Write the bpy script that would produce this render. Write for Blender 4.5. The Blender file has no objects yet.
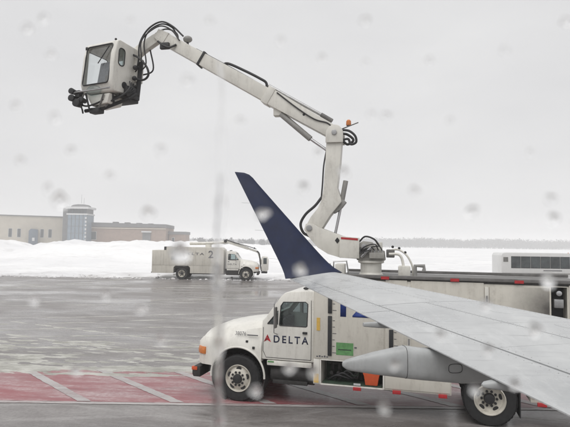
import bpy, bmesh, math, random
from mathutils import Vector, Matrix, noise
random.seed(7)
R = math.radians
scene = bpy.context.scene
col = scene.collection

# ------------------------------------------------------------------ camera
CAM_H = 3.4
pitch, roll = math.atan(30 / 520), R(0.8)
fwd = Vector((0, math.cos(pitch), math.sin(pitch)))
up0 = Vector((0, -math.sin(pitch), math.cos(pitch)))
rt0 = Vector((1, 0, 0))
rt = rt0 * math.cos(roll) + up0 * math.sin(roll)
up = up0 * math.cos(roll) - rt0 * math.sin(roll)
cd = bpy.data.cameras.new('camera')
cam = bpy.data.objects.new('camera', cd)
col.objects.link(cam)
cam.matrix_world = Matrix((
    (rt.x, up.x, -fwd.x, 0), (rt.y, up.y, -fwd.y, 0), (rt.z, up.z, -fwd.z, CAM_H), (0, 0, 0, 1)))
cd.sensor_fit = 'HORIZONTAL'
cd.sensor_width = 36
cd.lens = 36 * 520 / 570
cd.clip_start = 0.02
cd.clip_end = 9000
cd.dof.use_dof = True
cd.dof.focus_distance = 13.0
cd.dof.aperture_fstop = 8.5
scene.camera = cam

# ------------------------------------------------------------------ sky, sun, exposure
SUN_EL, SUN_AZ = R(60), R(205)      # azimuth measured clockwise from +Y
w = bpy.data.worlds.new('World')
scene.world = w
w.use_nodes = True
nt = w.node_tree
nt.nodes.clear()
sky = nt.nodes.new('ShaderNodeTexSky')
sky.sky_type = 'NISHITA'
sky.sun_disc = False
sky.sun_elevation = SUN_EL
sky.sun_rotation = SUN_AZ
sky.air_density = 1.0
sky.dust_density = 6.0
hsv = nt.nodes.new('ShaderNodeHueSaturation')
hsv.inputs['Saturation'].default_value = 0.06
hsv.inputs['Value'].default_value = 0.9
mixs = nt.nodes.new('ShaderNodeMix')
mixs.data_type = 'RGBA'
mixs.inputs[0].default_value = 0.88
mixs.inputs[7].default_value = (6.62, 6.62, 6.68, 1)     # flat cloud layer
bg = nt.nodes.new('ShaderNodeBackground')
bg.inputs['Strength'].default_value = 0.10
wo = nt.nodes.new('ShaderNodeOutputWorld')
cn = nt.nodes.new('ShaderNodeTexNoise')
cn.inputs['Scale'].default_value = 2.2
cn.inputs['Detail'].default_value = 4
cg = nt.nodes.new('ShaderNodeTexCoord')
cm = nt.nodes.new('ShaderNodeMapping')
cm.inputs['Scale'].default_value = (1, 1, 2.6)
nt.links.new(cg.outputs['Generated'], cm.inputs[0])
nt.links.new(cm.outputs[0], cn.inputs['Vector'])
cr = nt.nodes.new('ShaderNodeValToRGB')
cr.color_ramp.elements[0].position = 0.3
cr.color_ramp.elements[1].position = 0.7
cr.color_ramp.elements[0].color = (0.615, 0.615, 0.625, 1)
cr.color_ramp.elements[1].color = (0.705, 0.705, 0.708, 1)
cs10 = nt.nodes.new('ShaderNodeVectorMath')
cs10.operation = 'SCALE'
cs10.inputs['Scale'].default_value = 10.0
nt.links.new(cn.outputs[0], cr.inputs[0])
nt.links.new(cr.outputs[0], cs10.inputs[0])
nt.links.new(cs10.outputs[0], mixs.inputs[7])
nt.links.new(sky.outputs[0], hsv.inputs['Color'])
nt.links.new(hsv.outputs[0], mixs.inputs[6])
nt.links.new(mixs.outputs[2], bg.inputs['Color'])
nt.links.new(bg.outputs[0], wo.inputs['Surface'])

sd = bpy.data.lights.new('sun', 'SUN')
sd.energy = 1.15
sd.angle = R(50)
sd.color = (1.0, 0.975, 0.95)
sun = bpy.data.objects.new('sun', sd)
col.objects.link(sun)
sdir = Vector((math.sin(SUN_AZ) * math.cos(SUN_EL), math.cos(SUN_AZ) * math.cos(SUN_EL), math.sin(SUN_EL)))
sun.rotation_euler = sdir.to_track_quat('Z', 'Y').to_euler()

vs = scene.view_settings
vs.view_transform = 'Standard'
vs.look = 'None'
vs.exposure = 0.31
vs.gamma = 1.0
vs.use_curve_mapping = False
scene.cycles.use_denoising = True
scene.cycles.volume_bounces = 2
scene.cycles.max_bounces = 8
scene.cycles.transparent_max_bounces = 12
scene.cycles.caustics_reflective = False
scene.cycles.caustics_refractive = False

# ------------------------------------------------------------------ materials
def new_mat(name):
    m = bpy.data.materials.new(name)
    m.use_nodes = True
    t = m.node_tree
    b = t.nodes['Principled BSDF']
    return m, t, b

def N(t, typ, **kw):
    n = t.nodes.new(typ)
    for k, v in kw.items():
        setattr(n, k, v)
    return n

def ramp(t, src, p0, p1, c0=(0, 0, 0, 1), c1=(1, 1, 1, 1)):
    r = N(t, 'ShaderNodeValToRGB')
    r.color_ramp.elements[0].position = p0
    r.color_ramp.elements[1].position = p1
    r.color_ramp.elements[0].color = c0
    r.color_ramp.elements[1].color = c1
    t.links.new(src, r.inputs[0])
    return r.outputs[0]

def noise_tex(t, coord, scale, detail=5, rough=0.6, stretch=(1, 1, 1), off=(0, 0, 0)):
    mp = N(t, 'ShaderNodeMapping')
    mp.inputs['Scale'].default_value = stretch
    mp.inputs['Location'].default_value = off
    t.links.new(coord, mp.inputs[0])
    n = N(t, 'ShaderNodeTexNoise')
    n.inputs['Scale'].default_value = scale
    n.inputs['Detail'].default_value = detail
    n.inputs['Roughness'].default_value = rough
    t.links.new(mp.outputs[0], n.inputs['Vector'])
    return n.outputs[0]

def mixc(t, fac, a, b, mode='MIX'):
    m = N(t, 'ShaderNodeMix', data_type='RGBA', blend_type=mode)
    for sock, v in ((m.inputs[0], fac), (m.inputs[6], a), (m.inputs[7], b)):
        if hasattr(v, 'links'):
            t.links.new(v, sock)
        else:
            sock.default_value = v if isinstance(v, float) else (*v, 1)
    return m.outputs[2]

def bump(t, b, h, strength, dist=0.02):
    bn = N(t, 'ShaderNodeBump')
    bn.inputs['Strength'].default_value = strength
    bn.inputs['Distance'].default_value = dist
    t.links.new(h, bn.inputs['Height'])
    t.links.new(bn.outputs[0], b.inputs['Normal'])

def pbr(name, color, rough=0.5, metal=0.0, var=0.12, scale=6.0, grime=0.0, gcol=(0.16, 0.14, 0.12), bmp=0.0, coat=0.0):
    m, t, b = new_mat(name)
    tc = N(t, 'ShaderNodeTexCoord').outputs['Object']
    n1 = noise_tex(t, tc, scale, 6, 0.65)
    dark = tuple(c * (1 - var * 1.6) for c in color)
    lite = tuple(min(1, c * (1 + var * 0.5)) for c in color)
    c = mixc(t, ramp(t, n1, 0.3, 0.7), dark, lite)
    if grime:
        st = noise_tex(t, tc, 3.0, 6, 0.7, (2.2, 2.2, 0.35))
        sp = noise_tex(t, tc, 22.0, 4, 0.7)
        mm = N(t, 'ShaderNodeMath', operation='MULTIPLY')
        t.links.new(ramp(t, st, 0.48, 0.78), mm.inputs[0])
        t.links.new(ramp(t, sp, 0.3, 0.75), mm.inputs[1])
        m2 = N(t, 'ShaderNodeMath', operation='MULTIPLY')
        t.links.new(mm.outputs[0], m2.inputs[0])
        m2.inputs[1].default_value = grime
        c = mixc(t, m2.outputs[0], c, gcol)
    t.links.new(c, b.inputs['Base Color'])
    rr = N(t, 'ShaderNodeMapRange')
    rr.inputs[3].default_value = max(0.03, rough - 0.1)
    rr.inputs[4].default_value = min(1, rough + 0.14)
    t.links.new(n1, rr.inputs[0])
    t.links.new(rr.outputs[0], b.inputs['Roughness'])
    b.inputs['Metallic'].default_value = metal
    b.inputs['Coat Weight'].default_value = coat
    if bmp:
        bump(t, b, noise_tex(t, tc, scale * 8, 4, 0.6), bmp, 0.01)
    return m

def glass_mat(name, tint, gl=0.9):
    m = bpy.data.materials.new(name)
    m.use_nodes = True
    t = m.node_tree
    t.nodes.clear()
    o = N(t, 'ShaderNodeOutputMaterial')
    tr = N(t, 'ShaderNodeBsdfTransparent')
    tr.inputs[0].default_value = (*tint, 1)
    gs = N(t, 'ShaderNodeBsdfGlossy')
    gs.inputs['Roughness'].default_value = 0.04
    gs.inputs['Color'].default_value = (gl, gl, gl, 1)
    fr = N(t, 'ShaderNodeFresnel')
    ge = N(t, 'ShaderNodeNewGeometry')          # same reflectance on both faces of the thin pane
    mr = N(t, 'ShaderNodeMapRange')
    mr.inputs[3].default_value = 1.5
    mr.inputs[4].default_value = 1 / 1.5
    t.links.new(ge.outputs['Backfacing'], mr.inputs[0])
    t.links.new(mr.outputs[0], fr.inputs[0])
    mx = N(t, 'ShaderNodeMixShader')
    t.links.new(fr.outputs[0], mx.inputs[0])
    t.links.new(tr.outputs[0], mx.inputs[1])
    t.links.new(gs.outputs[0], mx.inputs[2])
    t.links.new(mx.outputs[0], o.inputs['Surface'])
    return m

M = {}
M['white'] = pbr('truck_white_paint', (0.77, 0.755, 0.70), 0.34, var=0.06, scale=2.5, grime=0.8, gcol=(0.30, 0.27, 0.23), coat=0.15)
M['boomwhite'] = pbr('boom_paint', (0.69, 0.675, 0.62), 0.42, var=0.07, scale=3, grime=0.8, gcol=(0.25, 0.22, 0.19))
M['panel'] = pbr('tank_panel_paint', (0.63, 0.605, 0.54), 0.4, var=0.07, scale=1.6, grime=0.85, gcol=(0.28, 0.25, 0.21))
M['dark'] = pbr('black_plastic', (0.025, 0.025, 0.027), 0.5, var=0.3, scale=12)
M['frame'] = pbr('chassis_black', (0.035, 0.033, 0.032), 0.6, var=0.4, scale=8, bmp=0.2)
M['rubber'] = pbr('tyre_rubber', (0.022, 0.022, 0.023), 0.75, var=0.35, scale=14, bmp=0.25)
M['rim'] = pbr('rim_paint', (0.62, 0.59, 0.52), 0.45, var=0.1, scale=9, grime=0.9, gcol=(0.12, 0.10, 0.08))
M['steel'] = pbr('brushed_steel', (0.42, 0.42, 0.42), 0.35, metal=0.85, var=0.15, scale=10)
M['chrome'] = pbr('cylinder_rod', (0.55, 0.55, 0.56), 0.22, metal=0.95, var=0.05, scale=10)
M['grey'] = pbr('grey_paint', (0.30, 0.295, 0.28), 0.5, var=0.15, scale=6, grime=0.5)
M['turretpaint'] = pbr('turret_paint', (0.38, 0.37, 0.34), 0.5, var=0.2, scale=5, grime=0.9)
M['rail'] = pbr('grey_rail', (0.17, 0.165, 0.16), 0.55, var=0.25, scale=5, grime=0.5)
M['amber'] = pbr('amber_lens', (0.62, 0.20, 0.05), 0.25, var=0.1, scale=20)
M['orange'] = pbr('orange_plastic', (0.62, 0.10, 0.03), 0.45, var=0.1, scale=14)
M['red'] = pbr('red_reflector', (0.45, 0.03, 0.035), 0.35, var=0.12, scale=20)
M['yellow'] = pbr('yellow_reflector', (0.70, 0.45, 0.10), 0.4, var=0.1, scale=20)
M['green'] = pbr('green_sticker', (0.13, 0.32, 0.12), 0.5, var=0.18, scale=18)
M['darkgreen'] = pbr('compartment_green', (0.045, 0.075, 0.05), 0.6, var=0.35, scale=7)
M['navytext'] = pbr('navy_lettering', (0.015, 0.022, 0.06), 0.45, var=0.15, scale=20)
M['bluetext'] = pbr('blue_lettering', (0.02, 0.05, 0.24), 0.45, var=0.15, scale=20)
M['redtext'] = pbr('red_emblem', (0.50, 0.02, 0.03), 0.4, var=0.1, scale=20)
M['darkredtext'] = pbr('dark_red_emblem', (0.25, 0.012, 0.02), 0.4, var=0.1, scale=20)
M['greytext'] = pbr('grey_lettering', (0.12, 0.12, 0.13), 0.5, var=0.15, scale=20)
M['seat'] = pbr('seat_cloth', (0.05, 0.05, 0.055), 0.9, var=0.2, scale=20)
M['seatgrey'] = pbr('operator_seat_grey', (0.22, 0.23, 0.25), 0.9, var=0.2, scale=20)
M['glass'] = glass_mat('cab_glass', (0.74, 0.79, 0.79))
M['cabinglass'] = glass_mat('cabin_glass', (0.955, 0.965, 0.965))
M['hose'] = pbr('black_hose', (0.03, 0.03, 0.032), 0.5, var=0.2, scale=20)
M['gauge'] = pbr('gauge_black', (0.03, 0.032, 0.034), 0.3, var=0.2, scale=20)
M['navy'] = pbr('winglet_navy', (0.007, 0.014, 0.050), 0.42, var=0.2, scale=5, grime=0.3, gcol=(0.05, 0.055, 0.075))
M['navy'].node_tree.nodes['Principled BSDF'].inputs['Specular IOR Level'].default_value = 0.3
M['buswhite'] = pbr('bus_white', (0.74, 0.74, 0.73), 0.35, var=0.04, scale=1, grime=0.3, gcol=(0.4, 0.38, 0.35))
M['busglass'] = pbr('bus_dark_glass', (0.075, 0.09, 0.095), 0.10, var=0.45, scale=1.1)
M['cream'] = pbr('cream_concrete', (0.50, 0.46, 0.39), 0.85, var=0.08, scale=0.3, grime=0.4, gcol=(0.35, 0.32, 0.27))
M['brick'] = pbr('tan_brick', (0.31, 0.235, 0.195), 0.9, var=0.12, scale=0.6, grime=0.4, gcol=(0.27, 0.18, 0.14))
M['roofgrey'] = pbr('roof_grey', (0.17, 0.17, 0.175), 0.8, var=0.15, scale=0.4)
M['towergrey'] = pbr('tower_cladding', (0.20, 0.25, 0.30), 0.5, var=0.12, scale=0.5)
M['lightgrey'] = pbr('pale_trim', (0.58, 0.58, 0.58), 0.6, var=0.08, scale=0.5)
M['winglass'] = pbr('window_glass_dark', (0.05, 0.06, 0.07), 0.15, var=0.3, scale=0.8)
M['blueclad'] = pbr('blue_entrance_cladding', (0.10, 0.13, 0.17), 0.5, var=0.12, scale=0.6)

def sooty_mat():
    m = M['panel'].copy()
    m.name = 'tank_panel_exhaust_soot'
    t = m.node_tree
    b = t.nodes['Principled BSDF']
    src = b.inputs['Base Color'].links[0].from_socket
    tc = N(t, 'ShaderNodeTexCoord').outputs['Object']
    vm = N(t, 'ShaderNodeVectorMath', operation='DISTANCE')
    vm.inputs[1].default_value = (-6.15, 1.2, 2.25)
    t.links.new(tc, vm.inputs[0])
    n = noise_tex(t, tc, 5.0, 6, 0.7)
    ad = N(t, 'ShaderNodeMath', operation='MULTIPLY_ADD')
    t.links.new(n, ad.inputs[0])
    ad.inputs[1].default_value = 0.35
    t.links.new(vm.outputs['Value'], ad.inputs[2])
    f = ramp(t, ad.outputs[0], 0.22, 0.95, (0.92, 0.92, 0.92, 1), (0, 0, 0, 1))
    t.links.new(mixc(t, f, src, (0.045, 0.04, 0.037)), b.inputs['Base Color'])
    return m
M['sooty'] = sooty_mat()

def rot_noise(t, tc, ang, stretch, off, detail=8, rough=0.7):
    mp = N(t, 'ShaderNodeMapping')
    mp.inputs['Rotation'].default_value = (0, 0, R(ang))
    t.links.new(tc, mp.inputs[0])
    return noise_tex(t, mp.outputs[0], 1.0, detail, rough, stretch, off)

def ground_mat():
    m, t, b = new_mat('wet_apron')
    tc = N(t, 'ShaderNodeTexCoord').outputs['Object']
    big = noise_tex(t, tc, 0.22, 6, 0.62, (0.7, 1.1, 1))
    med = rot_noise(t, tc, 12, (0.35, 1.1, 1), (5, 2, 0))
    st = rot_noise(t, tc, -9, (0.16, 1.6, 1), (1, 3, 0))
    fine = noise_tex(t, tc, 14.0, 5, 0.7)
    c = mixc(t, ramp(t, big, 0.36, 0.66), (0.105, 0.094, 0.090), (0.235, 0.217, 0.210))
    c = mixc(t, ramp(t, med, 0.42, 0.64), c, (0.29, 0.273, 0.265))
    c = mixc(t, ramp(t, st, 0.54, 0.74), c, (0.38, 0.362, 0.354))
    c = mixc(t, ramp(t, fine, 0.40, 1.0), c, (0.12, 0.11, 0.105))
    # thin slush left lying in two sets of tracks
    a1 = rot_noise(t, tc, 16, (0.20, 2.0, 1), (3.1, 7.7, 0), 9, 0.74)
    a2 = rot_noise(t, tc, -24, (0.25, 2.6, 1), (8.1, 1.7, 0), 9, 0.74)
    area = noise_tex(t, tc, 0.13, 4, 0.6, (0.6, 1.3, 1), (11, 2, 0))
    mx = N(t, 'ShaderNodeMath', operation='MAXIMUM')
    t.links.new(ramp(t, a1, 0.55, 0.68), mx.inputs[0])
    t.links.new(ramp(t, a2, 0.58, 0.70), mx.inputs[1])
    mm = N(t, 'ShaderNodeMath', operation='MULTIPLY')
    t.links.new(mx.outputs[0], mm.inputs[0])
    t.links.new(ramp(t, area, 0.40, 0.60), mm.inputs[1])
    c = mixc(t, mm.outputs[0], c, (0.52, 0.51, 0.50))
    t.links.new(c, b.inputs['Base Color'])
    # standing water where the ground is darkest
    rr = N(t, 'ShaderNodeMapRange')
    rr.inputs[1].default_value = 0.36
    rr.inputs[2].default_value = 0.64
    rr.inputs[3].default_value = 0.05
    rr.inputs[4].default_value = 0.42
    t.links.new(big, rr.inputs[0])
    ra = N(t, 'ShaderNodeMath', operation='MULTIPLY_ADD')
    t.links.new(mm.outputs[0], ra.inputs[0])
    ra.inputs[1].default_value = 0.4
    t.links.new(rr.outputs[0], ra.inputs[2])
    rb = N(t, 'ShaderNodeMath', operation='MULTIPLY_ADD')
    t.links.new(fine, rb.inputs[0])
    rb.inputs[1].default_value = 0.14
    t.links.new(ra.outputs[0], rb.inputs[2])
    t.links.new(rb.outputs[0], b.inputs['Roughness'])
    b.inputs['IOR'].default_value = 1.36
    bump(t, b, fine, 0.12, 0.008)
    return m

def paint_mat(name, col_, worn, thr):
    m, t, b = new_mat(name)
    tc = N(t, 'ShaderNodeTexCoord').outputs['Object']
    n = rot_noise(t, tc, 8, (0.45, 2.4, 1), (2, 5, 0), 9, 0.76)
    f = noise_tex(t, tc, 9.0, 6, 0.75)
    big = noise_tex(t, tc, 0.45, 5, 0.6, (0.6, 1, 1), (4, 9, 0))
    c = mixc(t, ramp(t, big, 0.3, 0.7), tuple(v * 0.72 for v in col_), tuple(min(1, v * 1.15) for v in col_))
    dk = rot_noise(t, tc, -14, (0.5, 1.6, 1), (7, 1, 0), 7, 0.7)
    c = mixc(t, ramp(t, dk, 0.56, 0.76), c, (0.12, 0.085, 0.085))
    mu = N(t, 'ShaderNodeMath', operation='MULTIPLY')
    t.links.new(ramp(t, n, thr, thr + 0.20), mu.inputs[0])
    t.links.new(ramp(t, f, 0.25, 0.65), mu.inputs[1])
    c = mixc(t, mu.outputs[0], c, worn)
    t.links.new(c, b.inputs['Base Color'])
    rr = N(t, 'ShaderNodeMapRange')
    rr.inputs[1].default_value = 0.3
    rr.inputs[2].default_value = 0.7
    rr.inputs[3].default_value = 0.16
    rr.inputs[4].default_value = 0.48
    t.links.new(big, rr.inputs[0])
    t.links.new(rr.outputs[0], b.inputs['Roughness'])
    b.inputs['IOR'].default_value = 1.36
    bump(t, b, f, 0.12, 0.006)
    return m

def snow_mat(name, c0, c1, scale):
    m, t, b = new_mat(name)
    tc = N(t, 'ShaderNodeTexCoord').outputs['Object']
    n = noise_tex(t, tc, scale, 7, 0.65, (0.5, 1.2, 1))
    f = noise_tex(t, tc, scale * 12, 5, 0.7)
    cc = mixc(t, ramp(t, n, 0.35, 0.62), c0, c1)
    if name == 'snow':
        sx = N(t, 'ShaderNodeSeparateXYZ')
        t.links.new(tc, sx.inputs[0])
        ed = N(t, 'ShaderNodeMapRange')         # plough spoil: grit thrown along the apron edge
        ed.inputs[1].default_value = 54.0
        ed.inputs[2].default_value = 48.0
        t.links.new(sx.outputs['Y'], ed.inputs[0])
        gr = noise_tex(t, tc, 0.9, 7, 0.75, (0.4, 1.0, 1))
        mu = N(t, 'ShaderNodeMath', operation='MULTIPLY')
        t.links.new(ed.outputs[0], mu.inputs[0])
        t.links.new(ramp(t, gr, 0.42, 0.72), mu.inputs[1])
        cc = mixc(t, mu.outputs[0], cc, (0.36, 0.34, 0.325))
        g2 = noise_tex(t, tc, 0.35, 8, 0.78, (0.35, 1.6, 1), (9, 4, 0))
        cc = mixc(t, ramp(t, g2, 0.54, 0.80), cc, (0.55, 0.545, 0.54))
    t.links.new(cc, b.inputs['Base Color'])
    b.inputs['Roughness'].default_value = 0.9
    bump(t, b, f, 0.5, 0.06)
    return m

def wing_mat():
    m, t, b = new_mat('wing_grey_paint')
    tc = N(t, 'ShaderNodeTexCoord').outputs['Object']
    n = noise_tex(t, tc, 1.3, 7, 0.68, (1.2, 0.7, 1))
    f = noise_tex(t, tc, 18, 5, 0.7)
    c = mixc(t, ramp(t, n, 0.32, 0.68), (0.35, 0.36, 0.365), (0.54, 0.55, 0.55))
    cs_ = rot_noise(t, tc, 8, (1.6, 14.0, 3), (2, 2, 0), 6, 0.7)
    c = mixc(t, ramp(t, cs_, 0.55, 0.80), c, (0.27, 0.275, 0.28))
    sm = noise_tex(t, tc, 2.0, 8, 0.75, (2.4, 0.5, 1), (5, 1, 0))
    c = mixc(t, ramp(t, sm, 0.56, 0.80), c, (0.60, 0.61, 0.61))
    c = mixc(t, ramp(t, f, 0.62, 0.9), c, (0.33, 0.335, 0.34))
    t.links.new(c, b.inputs['Base Color'])
    rr = N(t, 'ShaderNodeMapRange')
    rr.inputs[1].default_value = 0.35
    rr.inputs[2].default_value = 0.65
    rr.inputs[3].default_value = 0.12
    rr.inputs[4].default_value = 0.5
    t.links.new(n, rr.inputs[0])
    t.links.new(rr.outputs[0], b.inputs['Roughness'])
    b.inputs['IOR'].default_value = 1.4
    bump(t, b, f, 0.08, 0.004)
    return m

M['apron'] = ground_mat()
M['redpaint'] = paint_mat('red_apron_paint', (0.28, 0.088, 0.097), (0.48, 0.39, 0.39), 0.43)
M['linepaint'] = paint_mat('worn_white_line', (0.44, 0.42, 0.41), (0.27, 0.19, 0.19), 0.43)
M['snow'] = snow_mat('snow', (0.74, 0.74, 0.75), (0.86, 0.86, 0.86), 0.12)
M['slush'] = snow_mat('slush', (0.30, 0.295, 0.265), (0.56, 0.555, 0.515), 2.2)
M['wing'] = wing_mat()
M['fairing'] = pbr('fairing_grey', (0.42, 0.432, 0.432), 0.42, var=0.12, scale=4, grime=0.8, gcol=(0.20, 0.20, 0.20))
M['wood'] = pbr('bare_twigs', (0.055, 0.055, 0.06), 0.9, var=0.3, scale=0.05)

# ------------------------------------------------------------------ mesh kit
class MB:
    def __init__(s, tf=None):
        s.v, s.f, s.tf = [], [], tf
    def add(s, vs_, fs):
        o = len(s.v)
        for p in vs_:
            p = Vector(p)
            s.v.append(s.tf(p) if s.tf else p)
        s.f += [tuple(i + o for i in f) for f in fs]
        return s
    def box(s, x0, x1, y0, y1, z0, z1):
        return s.add([(x, y, z) for x in (x0, x1) for y in (y0, y1) for z in (z0, z1)],
                     [(0, 1, 3, 2), (4, 6, 7, 5), (0, 4, 5, 1), (2, 3, 7, 6), (0, 2, 6, 4), (1, 5, 7, 3)])
    def obox(s, c, ax, ay, az):
        c, ax, ay, az = map(Vector, (c, ax, ay, az))
        return s.add([c + ax * i + ay * j + az * k for i in (-1, 1) for j in (-1, 1) for k in (-1, 1)],
                     [(0, 1, 3, 2), (4, 6, 7, 5), (0, 4, 5, 1), (2, 3, 7, 6), (0, 2, 6, 4), (1, 5, 7, 3)])
    def prism(s, pts, y0, y1):
        """polygon in x,z extruded along y"""
        n = len(pts)
        vs_ = [(x, y0, z) for x, z in pts] + [(x, y1, z) for x, z in pts]
        fs = [tuple(range(n)), tuple(range(2 * n - 1, n - 1, -1))]
        fs += [(i, i + n, (i + 1) % n + n, (i + 1) % n) for i in range(n)]
        return s.add(vs_, fs)
    def loft(s, rings, cap=True, closed=False):
        n = len(rings[0])
        vs_ = [p for r in rings for p in r]
        fs = []
        m = len(rings)
        for i in range(m if closed else m - 1):
            a, b = i * n, ((i + 1) % m) * n
            fs += [(a + j, a + (j + 1) % n, b + (j + 1) % n, b + j) for j in range(n)]
        if cap and not closed:
            fs += [tuple(range(n - 1, -1, -1)), tuple(range((m - 1) * n, m * n))]
        return s.add(vs_, fs)
    def cyl(s, p0, p1, r0, r1=None, n=16):
        return s.tube([p0, p1], [r0, r0 if r1 is None else r1], n)
    def tube(s, path, r, n=10):
        path = [Vector(p) for p in path]
        rs = r if isinstance(r, (list, tuple)) else [r] * len(path)
        rings, ref = [], None
        for i, p in enumerate(path):
            d = (path[min(i + 1, len(path) - 1)] - path[max(i - 1, 0)]).normalized()
            if ref is None:
                ref = d.cross(Vector((0, 0, 1)) if abs(d.z) < 0.9 else Vector((1, 0, 0))).normalized()
            ref = (ref - d * ref.dot(d)).normalized()
            b = d.cross(ref)
            rings.append([p + (ref * math.cos(k * 2 * math.pi / n) + b * math.sin(k * 2 * math.pi / n)) * rs[i] for k in range(n)])
        return s.loft(rings)
    def lathe(s, prof, c, axis='y', n=32):
        """profile (r, h) turned round an axis; closed ring profile"""
        c = Vector(c)
        rings = []
        for k in range(n):
            a = 2 * math.pi * k / n
            ca, sa = math.cos(a), math.sin(a)
            if axis == 'y':
                rings.append([c + Vector((r * ca, h, r * sa)) for r, h in prof])
            else:
                rings.append([c + Vector((r * ca, r * sa, h)) for r, h in prof])
        return s.loft(rings, cap=False, closed=True)
    def ell(s, c, rx, ry, rz, n=12, m=8):
        c = Vector(c)
        rings = []
        for i in range(m + 1):
            th = 0.02 + (math.pi - 0.04) * i / m
            rings.append([c + Vector((rx * math.sin(th) * math.cos(2 * math.pi * k / n), ry * math.sin(th) * math.sin(2 * math.pi * k / n), rz * math.cos(th))) for k in range(n)])
        return s.loft(rings)
    def build(s, name, mat, parent=None, bevel=0.0, smooth=35, seg=2):
        me = bpy.data.meshes.new(name)
        me.from_pydata([tuple(p) for p in s.v], [], s.f)
        bm = bmesh.new()
        bm.from_mesh(me)
        bmesh.ops.recalc_face_normals(bm, faces=bm.faces)
        if bevel:
            es = [e for e in bm.edges if len(e.link_faces) == 2 and e.calc_face_angle(0) > R(28)]
            bmesh.ops.bevel(bm, geom=es, offset=bevel, segments=seg, affect='EDGES', profile=0.6, clamp_overlap=True)
        bm.to_mesh(me)
        bm.free()
        me.polygons.foreach_set('use_smooth', [smooth > 0] * len(me.polygons))
        if smooth:
            me.set_sharp_from_angle(angle=R(smooth))
        me.materials.append(M[mat] if isinstance(mat, str) else mat)
        o = bpy.data.objects.new(name, me)
        col.objects.link(o)
        if parent:
            o.parent = parent
        return o

def tag(o, label=None, cat=None, group=None, kind=None):
    if label: o['label'] = label
    if cat: o['category'] = cat
    if group: o['group'] = group
    if kind: o['kind'] = kind
    return o

def empty(name, loc, rz=0.0, sc=1.0):
    o = bpy.data.objects.new(name, None)
    col.objects.link(o)
    o.location = loc
    o.rotation_euler = (0, 0, rz)
    o.scale = (sc, sc, sc)
    return o

def cut(o, cutters):
    for c in cutters:
        md = o.modifiers.new('cut', 'BOOLEAN')
        md.operation = 'DIFFERENCE'
        md.solver = 'EXACT'
        md.object = c
    bpy.context.view_layer.update()
    dg = bpy.context.evaluated_depsgraph_get()
    me = bpy.data.meshes.new_from_object(o.evaluated_get(dg))
    o.modifiers.clear()
    me.name = o.name
    o.data = me
    me.polygons.foreach_set('use_smooth', [True] * len(me.polygons))
    me.set_sharp_from_angle(angle=R(32))
    for c in cutters:
        bpy.data.objects.remove(c, do_unlink=True)
    return o

def text(name, body, size, mat, parent, origin, xd, yd, fat=0.0, ext=0.002, spacing=1.0, width=None, shear=0.0):
    cu = bpy.data.curves.new(name, 'FONT')
    cu.body = body
    cu.size = 1.0
    cu.offset = fat
    cu.space_character = spacing
    cu.shear = shear
    cu.resolution_u = 3
    o = bpy.data.objects.new(name, cu)
    col.objects.link(o)
    bpy.context.view_layer.update()
    me = bpy.data.meshes.new_from_object(o.evaluated_get(bpy.context.evaluated_depsgraph_get()))
    bpy.data.objects.remove(o, do_unlink=True)
    xs = [v.co.x for v in me.vertices]
    ys = [v.co.y for v in me.vertices]
    hgt = max(ys) - min(ys)
    sy = size / hgt
    sx = sy if width is None else width / (max(xs) - min(xs))
    xd, yd, og = Vector(xd), Vector(yd), Vector(origin)
    zd = xd.cross(yd)
    x0, y0 = min(xs), min(ys)
    bm = bmesh.new()
    bm.from_mesh(me)
    r = bmesh.ops.extrude_face_region(bm, geom=bm.faces[:])
    for g in r['geom']:
        if isinstance(g, bmesh.types.BMVert):
            g.co.z += 1
    for v in bm.verts:
        v.co = og + xd * ((v.co.x - x0) * sx) + yd * ((v.co.y - y0) * sy) + zd * (ext * (1 if v.co.z > 0.5 else 0))
    bmesh.ops.recalc_face_normals(bm, faces=bm.faces)
    bm.to_mesh(me)
    bm.free()
    me.materials.clear()
    me.materials.append(M[mat])
    me.name = name
    o = bpy.data.objects.new(name, me)
    col.objects.link(o)
    o.parent = parent
    return o

def spline(pts, n=8):
    """Catmull-Rom through points"""
    p = [Vector(q) for q in pts]
    p = [p[0] * 2 - p[1]] + p + [p[-1] * 2 - p[-2]]
    out = []
    for i in range(1, len(p) - 2):
        for k in range(n):
            t = k / n
            a, b, c, d = p[i - 1], p[i], p[i + 1], p[i + 2]
            out.append(0.5 * ((2 * b) + (c - a) * t + (2 * a - 5 * b + 4 * c - d) * t * t + (3 * b - a - 3 * c + d) * t ** 3))
    out.append(p[-2])
    return out

# ------------------------------------------------------------------ ground and snow
def sheet(name, x0, x1, y0, y1, z, mat, nx=1, ny=1):
    mb = MB()
    mb.add([(x0 + (x1 - x0) * i / nx, y0 + (y1 - y0) * j / ny, z) for j in range(ny + 1) for i in range(nx + 1)],
           [(j * (nx + 1) + i, j * (nx + 1) + i + 1, (j + 1) * (nx + 1) + i + 1, (j + 1) * (nx + 1) + i) for j in range(ny) for i in range(nx)])
    return mb.build(name, mat, smooth=0)

def fbm(x, y, z=0.0):
    return noise.fractal(Vector((x, y, z)), 1.0, 2.1, 5, noise_basis='PERLIN_ORIGINAL')

def sstep(a, b, x):
    t = max(0.0, min(1.0, (x - a) / (b - a)))
    return t * t * (3 - 2 * t)

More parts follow.
